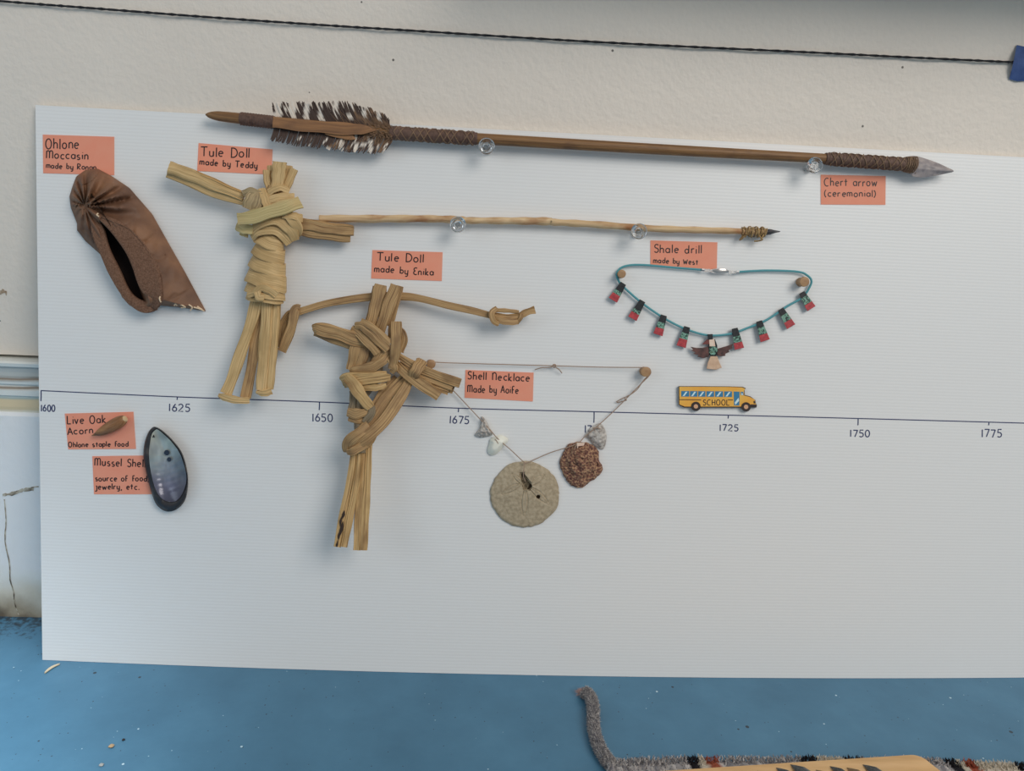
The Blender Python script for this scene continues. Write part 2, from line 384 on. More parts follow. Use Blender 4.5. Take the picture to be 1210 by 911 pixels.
mb = MB(); mb.add([(-2.5, -2.5, 0), (3, -2.5, 0), (3, .06, 0), (-2.5, .06, 0), (-2.5, -2.5, -.05), (3, -2.5, -.05), (3, .06, -.05), (-2.5, .06, -.05)],
                  [[0, 1, 2, 3], [4, 5, 6, 7], [0, 1, 5, 4], [1, 2, 6, 5], [2, 3, 7, 6], [3, 0, 4, 7]])
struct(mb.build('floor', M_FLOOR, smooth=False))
def extrude_x(mb, prof, x0, x1):
    n = len(prof); V = [(x0, y, z) for y, z in prof]+[(x1, y, z) for y, z in prof]
    mb.add(V, [list(range(n)), list(range(n, 2*n))]+[[i, (i+1) % n, n+(i+1) % n, n+i] for i in range(n)])
mb = MB(); extrude_x(mb, [(WALL_Y, .3285), (WALL_Y, 1.6), (.10, 1.6), (.10, 0), (.045, 0), (.045, .3285)], -2.5, 3)
wall = struct(mb.build('wall_back', M_WALL, smooth=False))
mb = MB(); extrude_x(mb, [(BASE_Y, 0), (BASE_Y, .262), (BASE_Y+.002, .266), (.04, .266), (.04, 0)], -2.5, 3)
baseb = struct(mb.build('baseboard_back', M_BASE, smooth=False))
mb = MB(); extrude_x(mb, [(.04, .266), (-.017, .266), (-.0165, .272), (-.0135, .280), (-.0128, .2835), (-.0155, .2855), (-.0155, .292), (-.0125, .295), (-.0118, .2965),
                         (-.0145, .299), (-.0150, .303), (-.0135, .3062), (-.0095, .3075), (-.0075, .311), (-.0068, .3165), (-.0105, .3185), (-.0115, .3225), (-.0095, .3245), (.04, .3245)], -2.5, 3)
struct(mb.build('trim_1', M_TRIM, smooth=False))
# sill above the picture
mb = MB(); extrude_x(mb, [(WALL_Y, .798), (-.115, .798), (-.125, .804), (-.125, .824), (-.115, .83), (WALL_Y, .83)], .02, 3)
struct(mb.build('trim_2', M_WALL, smooth=False))
# chips and cracks in the old paint
def wall_patch(mb, pts, wpx, y, seed):
    random.seed(seed); S = catmull(pts, 6); U = []; Dn = []
    for a, b in S:
        ww = wpx*random.uniform(.4, 1.2); d = ray(a, b)
        U.append((a, b-ww/2)); Dn.append((a+random.uniform(-.5, .5), b+ww/2))
    if abs(pts[-1][1]-pts[0][1]) > abs(pts[-1][0]-pts[0][0]):
        U = [(a-wpx*random.uniform(.3, .7), b) for a, b in S]; Dn = [(a+wpx*random.uniform(.3, .7), b) for a, b in S]
    def pr(p, yy): d = ray(*p); return CO+d*((yy-CO.y)/d.y)
    n = len(S); V = [pr(p, y) for p in U]+[pr(p, y) for p in Dn]+[pr(p, y+.002) for p in U]+[pr(p, y+.002) for p in Dn]
    Fs = []
    for i in range(n-1):
        Fs += [[i, i+1, n+i+1, n+i], [2*n+i, 2*n+i+1, 3*n+i+1, 3*n+i], [i, i+1, 2*n+i+1, 2*n+i], [n+i, n+i+1, 3*n+i+1, 3*n+i]]
    mb.add(V, Fs)
for pts, wd in (([(3, 585), (16, 583), (28, 579), (40, 578)], 4.4), ([(30, 580), (38, 576), (46, 575)], 1.5), ([(5, 590), (7, 615), (6, 640), (11, 665), (12, 685), (16, 700), (17, 712), (22, 727)], 1.4)):
    mb = MB(); wall_patch(mb, pts, wd, BASE_Y-.0004, 3); mb.build('crack', M_CRACK, baseb, smooth=False)
mb = MB(); wall_patch(mb, [(0, 346), (4, 344), (8, 347)], 5, WALL_Y-.0004, 5); mb.build('paint_chip', noisy('bare_plaster', [(.3, col(120, 100, 80)), (.7, col(160, 140, 118))], 300, .9), wall, smooth=False)

# ------------------------------------------------------------------ the board with its timeline
BX0, BX1 = -0.4852, 0.79
M_BOARD = board_mat(); M_NAVY = plain('navy_marker_ink', col(42, 52, 92, .8), .5); M_BLACKINK = plain('black_marker_ink', col(40, 26, 26, .8), .5)
mb = MB(); nx, nz = 90, 40; V = []; Fs = []
for h in (0, -.004):
    for j in range(nz+1):
        for i in range(nx+1):
            V.append(board_point(BX0+(BX1-BX0)*i/nx, .0003+(ZT-.0003)*j/nz, h)+Vector((0, 0, .0007 if h else 0)))
o = (nx+1)*(nz+1)
for j in range(nz):
    for i in range(nx):
        a = j*(nx+1)+i; Fs += [[a, a+1, a+nx+2, a+nx+1], [o+a, o+a+1, o+a+nx+2, o+a+nx+1]]
for i in range(nx): Fs += [[i, i+1, o+i+1, o+i], [nz*(nx+1)+i, nz*(nx+1)+i+1, o+nz*(nx+1)+i+1, o+nz*(nx+1)+i]]
for j in range(nz):
    a = j*(nx+1); Fs += [[a, a+nx+1, o+a+nx+1, o+a], [a+nx, a+2*nx+1, o+a+2*nx+1, o+a+nx]]
mb.add(V, Fs)
board = mb.build('display_board', M_BOARD, loc=(0, -.11, 0), sharp=30)
tag(board, 'large white corrugated plastic board with hand-drawn timeline leaning on the wall', 'display board')
mb = MB(); line(mb, [(48, 461.5), (210, 469), (377, 475), (541, 482.3), (702, 486.5), (860, 490.5), (1014, 494.5), (1230, 500.5)], 1.3, .0001, n=16); mb.build('timeline', M_NAVY, board)
for x, y0, y1 in ((48.6, 462, 474), (209.5, 468.5, 472.5), (377.5, 475, 484.5), (541.8, 482, 487), (702, 486.5, 499.5), (860.6, 490.5, 494.5), (1014, 494.5, 502.5), (1168.5, 499, 502.5)):
    mb = MB(); line(mb, [(x, y0), (x, (y0+y1)/2), (x-.3, y1)], 1.4, .00012, n=3); mb.build('tick_mark', M_NAVY, board)

# hand lettering: every letter a set of pen strokes on a unit grid (baseline 0, capital height 1)
def arc(cx, cy, rx, ry, a0, a1, n=10): return [(cx+rx*math.cos(math.radians(a0+(a1-a0)*i/n)), cy+ry*math.sin(math.radians(a0+(a1-a0)*i/n))) for i in range(n+1)]
G = {
 'a': (.5, [arc(.24, .29, .22, .27, 50, 400), [(.46, .56), (.46, .0)]]), 'b': (.5, [[(.04, 1), (.04, 0)], arc(.24, .27, .2, .26, 160, -170)]),
 'c': (.45, [arc(.26, .29, .23, .28, 50, 310)]), 'd': (.5, [arc(.24, .27, .2, .26, 20, 350), [(.46, 1), (.46, 0)]]),
 'e': (.5, [[(.05, .3), (.44, .34)]+arc(.25, .29, .21, .28, 15, 310)]), 'f': (.38, [arc(.26, .8, .16, .2, 40, 180)+[(.1, 0)], [(0, .5), (.34, .52)]]),
 'h': (.46, [[(.04, 1), (.04, 0)], [(.04, .35)]+arc(.24, .35, .18, .22, 160, 0)+[(.42, 0)]]), 'i': (.12, [[(.06, .56), (.06, 0)], [(.06, .8), (.08, .84)]]),
 'j': (.3, [[(.25, .56), (.25, -.15)]+arc(.1, -.15, .15, .18, 0, -140), [(.1, .56), (.3, .56)]]), 'k': (.45, [[(.04, 1), (.04, 0)], [(.38, .58), (.06, .26), (.42, 0)]]),
 'l': (.1, [[(.05, 1), (.05, 0)]]), 'm': (.68, [[(.03, .58), (.03, 0)], [(.03, .36)]+arc(.18, .38, .15, .2, 160, 0)+[(.33, 0)], [(.33, .36)]+arc(.48, .38, .15, .2, 160, 0)+[(.64, 0)]]),
 'n': (.45, [[(.03, .58), (.03, 0)], [(.03, .34)]+arc(.22, .36, .18, .22, 160, 0)+[(.41, 0)]]), 'o': (.5, [arc(.25, .28, .22, .28, 90, 450, 14)]),
 'p': (.48, [[(.04, .58), (.04, -.35)], arc(.24, .28, .2, .27, 160, -170)]), 'r': (.36, [[(.04, .58), (.04, 0)], [(.04, .32)]+arc(.22, .36, .16, .2, 165, 50)]),
 's': (.4, [arc(.2, .43, .15, .14, 50, 270, 8)+arc(.2, .145, .16, .145, 90, -150, 8)]), 't': (.4, [[(.2, .86), (.2, 0)], [(.02, .58), (.38, .58)]]),
 'u': (.46, [[(.04, .58), (.04, .2)]+arc(.22, .2, .18, .2, 180, 360)+[(.4, .58)], [(.42, .58), (.42, 0)]]), 'v': (.42, [[(0, .58), (.2, 0), (.4, .58)]]),
 'w': (.62, [[(0, .58), (.15, 0), (.31, .5), (.46, 0), (.62, .58)]]), 'y': (.45, [[(.03, .58), (.04, .2)]+arc(.21, .2, .17, .2, 180, 350), [(.41, .58), (.4, -.15)]+arc(.22, -.15, .18, .18, 0, -130)]),
 'A': (.6, [[(0, 0), (.3, 1), (.6, 0)], [(.1, .36), (.5, .36)]]), 'C': (.62, [arc(.36, .5, .34, .5, 60, 300, 14)]), 'D': (.62, [[(.05, 1), (.05, 0)], [(0, 1), (.2, 1)]+arc(.2, .5, .4, .5, 90, -90, 12)+[(0, 0)]]),
 'E': (.5, [arc(.28, .76, .24, .23, 50, 260)+arc(.28, .26, .26, .27, 100, 310)]), 'L': (.48, [[(.04, 1), (.04, 0), (.46, 0)]]),
 'M': (.78, [[(.03, .9), (.03, 0)], [(.03, .55)]+arc(.2, .66, .17, .28, 160, 0)+[(.37, 0)], [(.37, .55)]+arc(.55, .66, .18, .28, 160, 0)+[(.74, 0)]]),
 'N': (.58, [[(.03, .95), (.05, 0)], [(.04, .6)]+arc(.27, .66, .22, .3, 160, 0)+[(.5, 0)]]), 'O': (.66, [arc(.32, .5, .3, .5, 100, 460, 16)]),
 'R': (.55, [[(.04, 1), (.04, 0)], [(0, .98)]+arc(.2, .74, .3, .25, 80, -90, 10)+[(.04, .48), (.5, 0)]]), 'S': (.5, [arc(.27, .76, .21, .23, 30, 270, 10)+arc(.24, .265, .23, .265, 90, -150, 10)]),
 'T': (.64, [[(.32, 1), (.32, 0)], [(0, .98), (.64, 1)]]), 'W': (.7, [[(0, .85), (.17, 0), (.35, .6), (.52, 0), (.7, .85)]]), 'H': (.55, [[(.04, 1), (.04, 0)], [(.5, 1), (.5, 0)], [(.04, .52), (.5, .52)]]),
 '(': (.25, [arc(.4, .4, .36, .62, 120, 240)]), ')': (.25, [arc(-.15, .4, .36, .62, 60, -60)]), ',': (.14, [[(.09, .08), (.08, -.06), (.02, -.2)]]), '.': (.18, [[(.04, .06), (.12, .04), (.09, .0)]]),
 '0': (.56, [arc(.28, .5, .25, .5, 90, 450, 16)]), '1': (.16, [[(.08, 1), (.08, 0)]]), '2': (.56, [arc(.27, .74, .24, .26, 160, -30, 10)+[(.03, .02), (.54, .02)]]),
 '5': (.54, [[(.5, 1), (.12, 1), (.08, .58)]+arc(.25, .3, .25, .3, 110, -140, 12)]), '6': (.54, [[(.38, 1), (.14, .6)]+arc(.27, .28, .23, .28, 170, -190, 14)]), '7': (.54, [[(.02, .98), (.52, .98), (.2, 0)]]), ' ': (.36, []),
}
def write(mb, text, p0, p1, cap, wpx, h, gap=.17, jit=.03):
    """letters along the base line p0-p1 (px), capital height in px, on a surface h metres above the board"""
    adv = []; x = 0
    for ch in text: adv.append(x); x += G[ch][0]+gap
    tot = x-gap; dx, dy = (p1[0]-p0[0])/tot, (p1[1]-p0[1])/tot; ln = math.hypot(p1[0]-p0[0], p1[1]-p0[1])
    nxv, nyv = (p1[1]-p0[1])/ln, -(p1[0]-p0[0])/ln
    for ch, a in zip(text, adv):
        jx, jy = random.uniform(-jit, jit), random.uniform(-jit, jit)*1.4
        for st in G[ch][1]:
            if len(st) < 7:      # straight pen strokes: keep the full pen width up to each corner
                st = [(q[0]+(r_[0]-q[0])*f, q[1]+(r_[1]-q[1])*f) for q, r_ in zip(st, st[1:]) for f in (0, .12, .5, .88)]+[st[-1]]
            pts = [(p0[0]+dx*(a+sx+jx)+nxv*cap*(sy+jy), p0[1]+dy*(a+sx+jx)+nyv*cap*(sy+jy)) for sx, sy in st]
            line(mb, pts, wpx, h, n=3, smooth=False)
for t, p0, p1, cap in [('1600', (48.4, 485.8), (65, 486), 7.6), ('1625', (199.6, 486), (224.3, 486.4), 8.6), ('1650', (369, 498), (393, 498), 9), ('1675', (531, 499.8), (554, 501.2), 8.7),
         ('1700', (691, 511.2), (711.5, 511.7), 8.7), ('1725', (850.5, 509), (872.4, 509.3), 7.4), ('1750', (1004.6, 516), (1027.6, 516.2), 8), ('1775', (1159.8, 516.4), (1184, 516.6), 9)]:
    mb = MB(); write(mb, t, p0, p1, cap, 1.45, .00012); mb.build('year_number', M_NAVY, board)

# ------------------------------------------------------------------ cards
M_CARD = noisy('salmon_card', [(.3, col(226, 132, 108)), (.7, col(232, 140, 116))], 40, .85, .1, 800, bdist=.0004)
def card(corners, label, lines):
    cx = sum(c[0] for c in corners)/4; cy = sum(c[1] for c in corners)/4
    t = thing('note_card', label, 'card', at(cx, cy, .0002), 'salmon note cards on the board')
    mb = MB(); n = 10; V = []; Fs = []
    TL, TR, BR, BL = corners
    curl = random.uniform(.5, 1.2)
    for hh in (.5, .15):
        for j in range(n+1):
            for i in range(n+1):
                s, q = i/n, j/n
                x = (TL[0]*(1-s)+TR[0]*s)*(1-q)+(BL[0]*(1-s)+BR[0]*s)*q; y = (TL[1]*(1-s)+TR[1]*s)*(1-q)+(BL[1]*(1-s)+BR[1]*s)*q
                V.append(at(x, y, (hh)/1000.))
    o = (n+1)**2
    for j in range(n):
        for i in range(n):
            a = j*(n+1)+i; Fs += [[a, a+1, a+n+2, a+n+1], [o+a, o+a+1, o+a+n+2, o+a+n+1]]
    for i in range(n):
        for a, b in ((i, i+1), (n*(n+1)+i, n*(n+1)+i+1), (i*(n+1), (i+1)*(n+1)), (i*(n+1)+n, (i+1)*(n+1)+n)): Fs.append([a, b, o+b, o+a])
    mb.add(V, Fs); mb.build('card', M_CARD, t, smooth=False)
    for k, (txt, p0, p1, cap, wpx) in enumerate(lines):
        mb = MB(); write(mb, txt, p0, p1, cap, wpx*1.18, .00058); mb.build('title_writing' if k == 0 else 'small_writing', M_BLACKINK, t)
    return t
card([(50.5, 159), (135, 161.6), (135, 207), (51, 204.6)], 'salmon card reading Ohlone Moccasin, tucked behind the toe of the moccasin',
     [('Ohlone', (54, 175.6), (93.5, 175.8), 12, 1.25), ('Moccasin', (54.5, 187), (104.3, 188.6), 9.4, 1.25), ('made by Ronan', (54.5, 198.5), (113.5, 201), 6.6, 1.1)])
card([(234.6, 169), (322, 176.5), (321, 206.3), (233, 202)], 'salmon card reading Tule Doll below the blunt end of the long arrow',
     [('Tule Doll', (237, 184.4), (295, 186.4), 11, 1.25), ('made by Teddy', (236, 194.3), (304, 199), 7.4, 1.2)])
card([(440, 295.4), (523, 298), (522, 332), (438.5, 329)], 'salmon card reading Tule Doll above the head of the doll with the long knotted crosspiece',
     [('Tule Doll', (445.4, 308), (500.6, 310.3), 9.6, 1.25), ('made by Enika', (442, 321), (512.4, 325.7), 8, 1.2)])
card([(969.8, 206.4), (1046.6, 208), (1046.3, 242), (970, 241.6)], 'salmon card reading Chert arrow (ceremonial) under the arrowhead end of the long arrow',
     [('Chert arrow', (973.7, 219.6), (1035.7, 220), 9.4, 1.1), ('(ceremonial)', (974, 232), (1035, 232.3), 8, 1.1)])
card([(768.6, 284), (847.7, 286.3), (847, 319), (768.6, 313)], 'salmon card reading Shale drill behind the clasp of the turquoise necklace',
     [('Shale drill', (772.7, 298.3), (829, 299.4), 9.6, 1.2), ('made by West', (772, 310.5), (824.7, 312.6), 6.4, 1.1)])
card([(550, 437), (630.6, 440.3), (629.6, 474.4), (549, 470)], 'salmon card reading Shell Necklace just under the necklace cord',
     [('Shell Necklace', (552.6, 447.9), (626, 451), 9, 1.2), ('Made by Aoife', (552.6, 463.3), (612.5, 465), 8.6, 1.15)])
card([(76.4, 488.7), (157.7, 486.5), (160.7, 530.5), (80.6, 531)], 'salmon card reading Live Oak Acorn with the acorn stuck on it',
     [('Live Oak', (79.5, 501), (125, 499.7), 9.4, 1.2), ('Acorn', (80, 513.6), (110, 512), 8.2, 1.2), ('Ohlone staple food', (80.8, 528.3), (151.5, 527.2), 6, 1.1)])
card([(109, 539), (187, 538), (188, 584), (111, 584)], 'salmon card reading Mussel Shell, partly under the mussel shell',
     [('Mussel Shell', (112, 550), (171.5, 552), 9, 1.2), ('source of food,', (112.5, 568.5), (175.7, 568.5), 6.6, 1.15), ('jewelry, etc.', (112.5, 578.3), (164.7, 578.3), 6.8, 1.15)])

# ------------------------------------------------------------------ long arrow
M_SHAFT = fibre_mat('arrow_wood', col(78, 52, 30), col(106, 75, 44), col(130, 95, 58), col(88, 60, 38), 12, 500, .5)
M_STRIP = fibre_mat('orange_brown_leather', col(94, 64, 42), col(120, 84, 54), col(138, 98, 62), col(100, 70, 48), 12, 300, .6)
M_WRAP = noisy('dark_leather_wrap', [(.3, col(70, 50, 42)), (.7, col(98, 74, 62))], 300, .65, .4, 700)
M_SINEW = noisy('brown_sinew', [(.3, col(98, 76, 58)), (.7, col(132, 106, 82))], 500, .7)
M_CHERT = noisy('grey_chert', [(.3, col(112, 106, 108)), (.5, col(134, 126, 126)), (.7, col(150, 140, 136))], 160, .5, .3, 220, bdist=.0015)
arrow = thing('feathered_arrow', 'long brown wooden arrow with barred feathers and a grey stone point, topmost on the board', 'arrow', at(600, 167, .012))
AX = [(243, 135.5), (323, 144.5), (463, 157), (563, 163.8), (770, 176), (977, 187.5), (1080, 195), (1128, 202.5)]
def axy(x):
    for a, b in zip(AX, AX[1:]):
        if x <= b[0]: return a[1]+(b[1]-a[1])*(x-a[0])/(b[0]-a[0])
    return AX[-1][1]
AH = 13.0
def axpt(x, off=0, h=AH): return at(x, axy(x)+off, h/1000.)
def axtube(mb, xs_r, sides=16, sub=10):
    S = catmull(xs_r, sub); pts = [axpt(a) for a, r in S]; rr = [r*mpp(p) for p, (a, r) in zip(pts, S)]
    def prof(i, n): return [(rr[i]*math.cos(2*math.pi*k/sides), rr[i]*math.sin(2*math.pi*k/sides)) for k in range(sides)]
    sweep(mb, pts, prof)
def axcoil(mb, x0, x1, turns, r, wr, phase=0, n=None):
    n = n or int(abs(turns)*14); pts = []
    for i in range(n+1):
        t = i/n; x = x0+(x1-x0)*t; a = phase+2*math.pi*turns*t; P = axpt(x); s = mpp(P); T = (axpt(x+1)-axpt(x-1)).normalized(); B = T.cross(NB).normalized()
        pts.append(P+(B*math.cos(a)+NB*math.sin(a))*r*s)
    c = axpt((x0+x1)/2)
    tube(mb, pts, wr, 6, ref=lambda P, i: (P-axpt(x0+(x1-x0)*i/n)).normalized())
mb = MB(); axtube(mb, [(243, .8), (247, 3.2), (255, 5.2), (264, 5.9), (285, 6.3), (330, 6.5), (460, 6.4), (563, 6.4), (770, 6.2), (977, 5.6), (1060, 5.5)])
shaft = mb.build('shaft', M_SHAFT, arrow)
mb = MB(); axtube(mb, [(284.5, 6.6), (286, 7.4), (300, 7.3), (322, 7.4), (324, 6.8)]); axcoil(mb, 285, 324, 12, 7.1, .0007); mb.build('nock_wrap', M_WRAP, arrow)
mb = MB(); axtube(mb, [(461, 7.2), (463, 8.0), (480, 7.8), (520, 7.4), (560, 7.2), (563, 6.7)]); axcoil(mb, 463, 562, 26, 7.2, .0006); wr1 = mb.build('fletching_wrap', M_WRAP, arrow)
mb = MB()
for ph in (0, 1.6, 3.3): axcoil(mb, 466, 560, 3.0, 8.0, .0005, ph); axcoil(mb, 466, 560, -3.0, 8.0, .0005, ph)
mb.build('sinew_lashing', M_SINEW, wr1)
mb = MB(); axtube(mb, [(975, 5.9), (977, 6.9), (1000, 7.2), (1040, 7.2), (1066, 7.6), (1076, 8.2), (1082, 6.5)]); axcoil(mb, 977, 1078, 26, 7.0, .0006); wr2 = mb.build('point_wrap', M_WRAP, arrow)
mb = MB()
for ph in (0.5, 2.2, 3.9): axcoil(mb, 980, 1070, 3.2, 7.8, .0005, ph); axcoil(mb, 980, 1070, -3.2, 7.8, .0005, ph)
for q in range(5): axcoil(mb, 1068+q*2.2, 1072+q*2.6, 1.4, 8.4+.3*q, .0006, q)
mb.build('sinew_lashing', M_SINEW, wr2)
# stone point: lens-shaped blade
out = smooth_poly([(1074, 190), (1076.5, 184.5), (1083, 184.5), (1094, 187.5), (1108, 192.5), (1120, 198), (1127.5, 202.4), (1118, 205), (1104, 208), (1090, 209.5), (1081, 209), (1076, 206), (1074, 198)], 70, 5)
def hpt(x, y, k): return 13+3.6*min(1, k*1.35)+.5*(vnoise(x*.35, y*.35, 4)-.5)
mb = MB(); dome(mb, out, lambda p: (max(1078, min(1122, p[0])), axy(min(1122, p[0]))), hpt, 14, back=12.2); mb.build('stone_point', M_CHERT, arrow, sharp=25)
# feathers: every barb a narrow blade
def feather_mat():
    m, N, L, b = new_mat('barred_feather')
    a = nd(N, 'ShaderNodeAttribute', attribute_name='dye'); L.new(a.outputs['Color'], b.inputs['Base Color']); b.inputs['Roughness'].default_value = .6; b.inputs['Specular IOR Level'].default_value = .3
    return m
M_FEATH = feather_mat()
DK, WH, BR = col(66, 52, 46), col(204, 194, 182), col(108, 84, 64)
def barb(mb, x0, y0, x1, y1, h0, h1, w0, cols, curve):
    n = 5; V = []; D = []; Fs = []
    for i in range(n+1):
        t = i/n; x = x0+(x1-x0)*t+curve*math.sin(math.pi*t); y = y0+(y1-y0)*t; h = h0+(h1-h0)*t; ww = w0*(1-.55*t**3)
        L = math.hypot(x1-x0, y1-y0) or 1; px, py = -(y1-y0)/L, (x1-x0)/L
        for s in (-.5, .5):
            for dh in (0, .25): V.append(at(x+px*s*ww, y+py*s*ww, (h+dh)/1000.)); D.append(cols[i])
    for i in range(n):
        a = 4*i; Fs += [[a, a+2, a+6, a+4], [a+1, a+5, a+7, a+3], [a, a+4, a+5, a+1], [a+2, a+3, a+7, a+6]]
    Fs += [[0, 1, 3, 2], [4*n, 4*n+2, 4*n+3, 4*n+1]]
    mb.add(V, Fs, dye=D)
def feather(edge, base_off, slant, slant1, n, side, seed):
    random.seed(seed); mb = MB(); E = edge
    def ey(x):
        for a, b in zip(E, E[1:]):
            if x <= b[0]: return a[1]+(b[1]-a[1])*(x-a[0])/(b[0]-a[0])
        return E[-1][1]
    xs0, xs1 = E[0][0], E[-1][0]
    for i in range(n):
        t = i/(n-1); xt = xs0+(xs1-xs0)*t; g = xs0+(xs1-xs0)*((i//4)*4+1.5)/(n-1); xb = xt+slant+(slant1-slant)*t+random.uniform(-1, 1)
        xt += (g-xt)*random.uniform(.2, .75)*(.9-.6*t); yt = ey(xt)+random.uniform(-1.6, 1.6)
        xb = min(xb, 462); yb = axy(xb)+base_off
        # gaps in the vane where barbs have parted
        if hsh(i//2, seed) < .1: xt += 1.5; yt += side*-3
        cols = []
        for k in range(6):
            q = k/5; xx = xb+(xt-xb)*q
            band = math.sin((xx+4*vnoise(xx*.12, q*3, seed))*2*math.pi/(17.0)+seed)
            if side < 0: wht = (band > .25 and q > .1) if xb < 388 else (band > .7 and q > .35 and vnoise(i*.5, k, 3) > .35)
            else: wht = False if xb < 392 else band > .88-.15*q
            if vnoise(i*.9, k*1.7, seed) > .86 and q > .5: wht = True
            c = WH if wht else DK
            if xx > 440 and q < .55: c = BR
            elif not wht and vnoise(i*.3, k*.5, seed+3) > .7: c = BR if t > .45 else DK
            cols.append(c)
        barb(mb, xb, yb, xt, yt, AH+1+random.uniform(-.5, .5), AH+5*q+random.uniform(-1.2, 1.2), 2.3, cols, random.uniform(-1, 1)+side*.8)
    for i in range(26):      # loose down
        xb = random.uniform(405, 463); yb = axy(xb)+base_off*.6; L = random.uniform(8, 21)
        barb(mb, xb, yb, xb-random.uniform(.3, 1.1)*L, yb+side*L*random.uniform(.7, 1.1), AH+3, AH+6, .5, [BR]*6, random.uniform(-2, 2))
    return mb
fe = feather([(319, 121), (340, 121.5), (360, 120.5), (379, 121), (398, 119.5), (415, 121.5), (430, 126), (450, 131.5), (458, 138), (463, 147)], -4.5, 9, 17, 96, -1, 5)
f1 = fe.build('feather', M_FEATH, arrow, smooth=False, recalc=True); f1['label'] = 'upper barred feather'
fe = feather([(319, 166), (328, 168), (345, 171), (360, 173), (388, 176.5), (410, 178.5), (428, 180), (446, 181), (453, 180), (462, 168)], 4.5, 6, 11, 96, 1, 9)
f2 = fe.build('feather', M_FEATH, arrow, smooth=False); f2['label'] = 'lower barred feather'
mb = MB()
S = [(322.5, 144, AH+6.6, 13), (350, 147.5, AH+6.9, 13.5), (385, 150.5, AH+7, 14), (415, 152.5, AH+7, 14), (430, 153, AH+7, 10), (444, 153.7, AH+6, 2)]
strap(mb, S, .0016, nc=14, ridge=.1)
strap(mb, [(385, 153.5, AH+5, 10), (402, 157.5, AH+5, 12), (413, 161.5, AH+5, 8), (420, 164.5, AH+4, 1.5)], .0015, nc=12, ridge=.1)
mb.build('leather_strip', M_STRIP, arrow)
mb = MB(); random.seed(31)
for i in range(90):
    x0 = random.uniform(440, 464); y0 = axy(x0)+random.uniform(-7, 7); s = random.uniform(-1, 1)
    barb(mb, x0, y0, x0-random.uniform(2, 9), y0+s*random.uniform(4, 13), AH+5+random.uniform(0, 3), AH+4, .8, [col(128, 100, 76), BR, BR, BR, col(92, 70, 54), DK], random.uniform(-1.5, 1.5))
mb.build('down', M_FEATH, arrow, smooth=False)

# ------------------------------------------------------------------ drill
M_STICK = fibre_mat('peeled_stick', col(136, 104, 70), col(182, 152, 114), col(200, 174, 136), col(144, 96, 58), 9, 220, .6)
M_TWINE = noisy('plant_twine', [(.3, col(118, 92, 58)), (.7, col(172, 142, 98))], 600, .8)
M_SHALE = noisy('black_shale', [(.3, col(44, 42, 44)), (.7, col(72, 68, 70))], 300, .4)
drill = thing('hand_drill', 'pale peeled stick with a twine-bound black stone tip resting on two clear pins', 'drill', at(640, 262, .01))
SP = [(379, 258.2, 3.0), (383, 258.2, 4.1), (440, 258.6, 4.6), (500, 258.4, 4.2), (540, 259.6, 4.4), (558, 260.6, 3.9), (610, 261, 4.3), (648, 261.6, 4.7), (655, 262.6, 4.0), (700, 265, 4.1), (766, 269.8, 4.0), (820, 271.6, 3.8), (874, 273.2, 3.6), (905, 274.6, 3.3)]
S = catmull(SP, 8); pts = [at(a, b, .0095) for a, b, r in S]; rr = [r*mpp(p)*(1+.08*math.sin(i*1.3)) for i, (p, (a, b, r)) in enumerate(zip(pts, S))]
mb = MB(); sweep(mb, pts, lambda i, n: [(rr[i]*math.cos(2*math.pi*k/14), rr[i]*math.sin(2*math.pi*k/14)) for k in range(14)]); mb.build('stick', M_STICK, drill)
mb = MB(); pts = []
random.seed(4)
for q, (x0, x1, tn) in enumerate(((876, 906, 8), (878, 904, -5), (880, 902, 3))):
    pts = []
    n = int(abs(tn)*14)
    for i in range(n+1):
        t = i/n; x = x0+(x1-x0)*t; a = 2*math.pi*tn*t+q; P = at(x, 273.4+(x-874)*.045, .0095); s = mpp(P); r = (4.6+.8*q)*s
        pts.append(P+(Vector((0, 0, 1))*math.cos(a)+NB*math.sin(a))*r)
    tube(mb, pts, .00075, 6)
for P in ([(878, 278, 9), (876, 281, 10), (874, 283.5, 9), (877, 282, 12), (880, 278, 13)], [(897, 278, 12), (899, 281, 13), (901, 283, 12), (897, 284.5, 10), (891, 285, 8)], [(903, 276, 13), (901, 280, 14), (899, 284, 13)]):
    S = catmull(P, 6); tube(mb, [at(a, b, h/1000.) for a, b, h in S], .0008, 6)
mb.build('twine', M_TWINE, drill)
mb = MB(); out = smooth_poly([(902, 272), (909, 270.6), (915, 271.8), (922.5, 273.6), (915, 275.6), (909, 277.4), (902, 277)], 40, 5)
dome(mb, out, lambda p: (max(904, min(917, p[0])), 274), lambda x, y, k: 9.5+3*k, 8, back=7.5); mb.build('stone_tip', M_SHALE, drill, sharp=25)

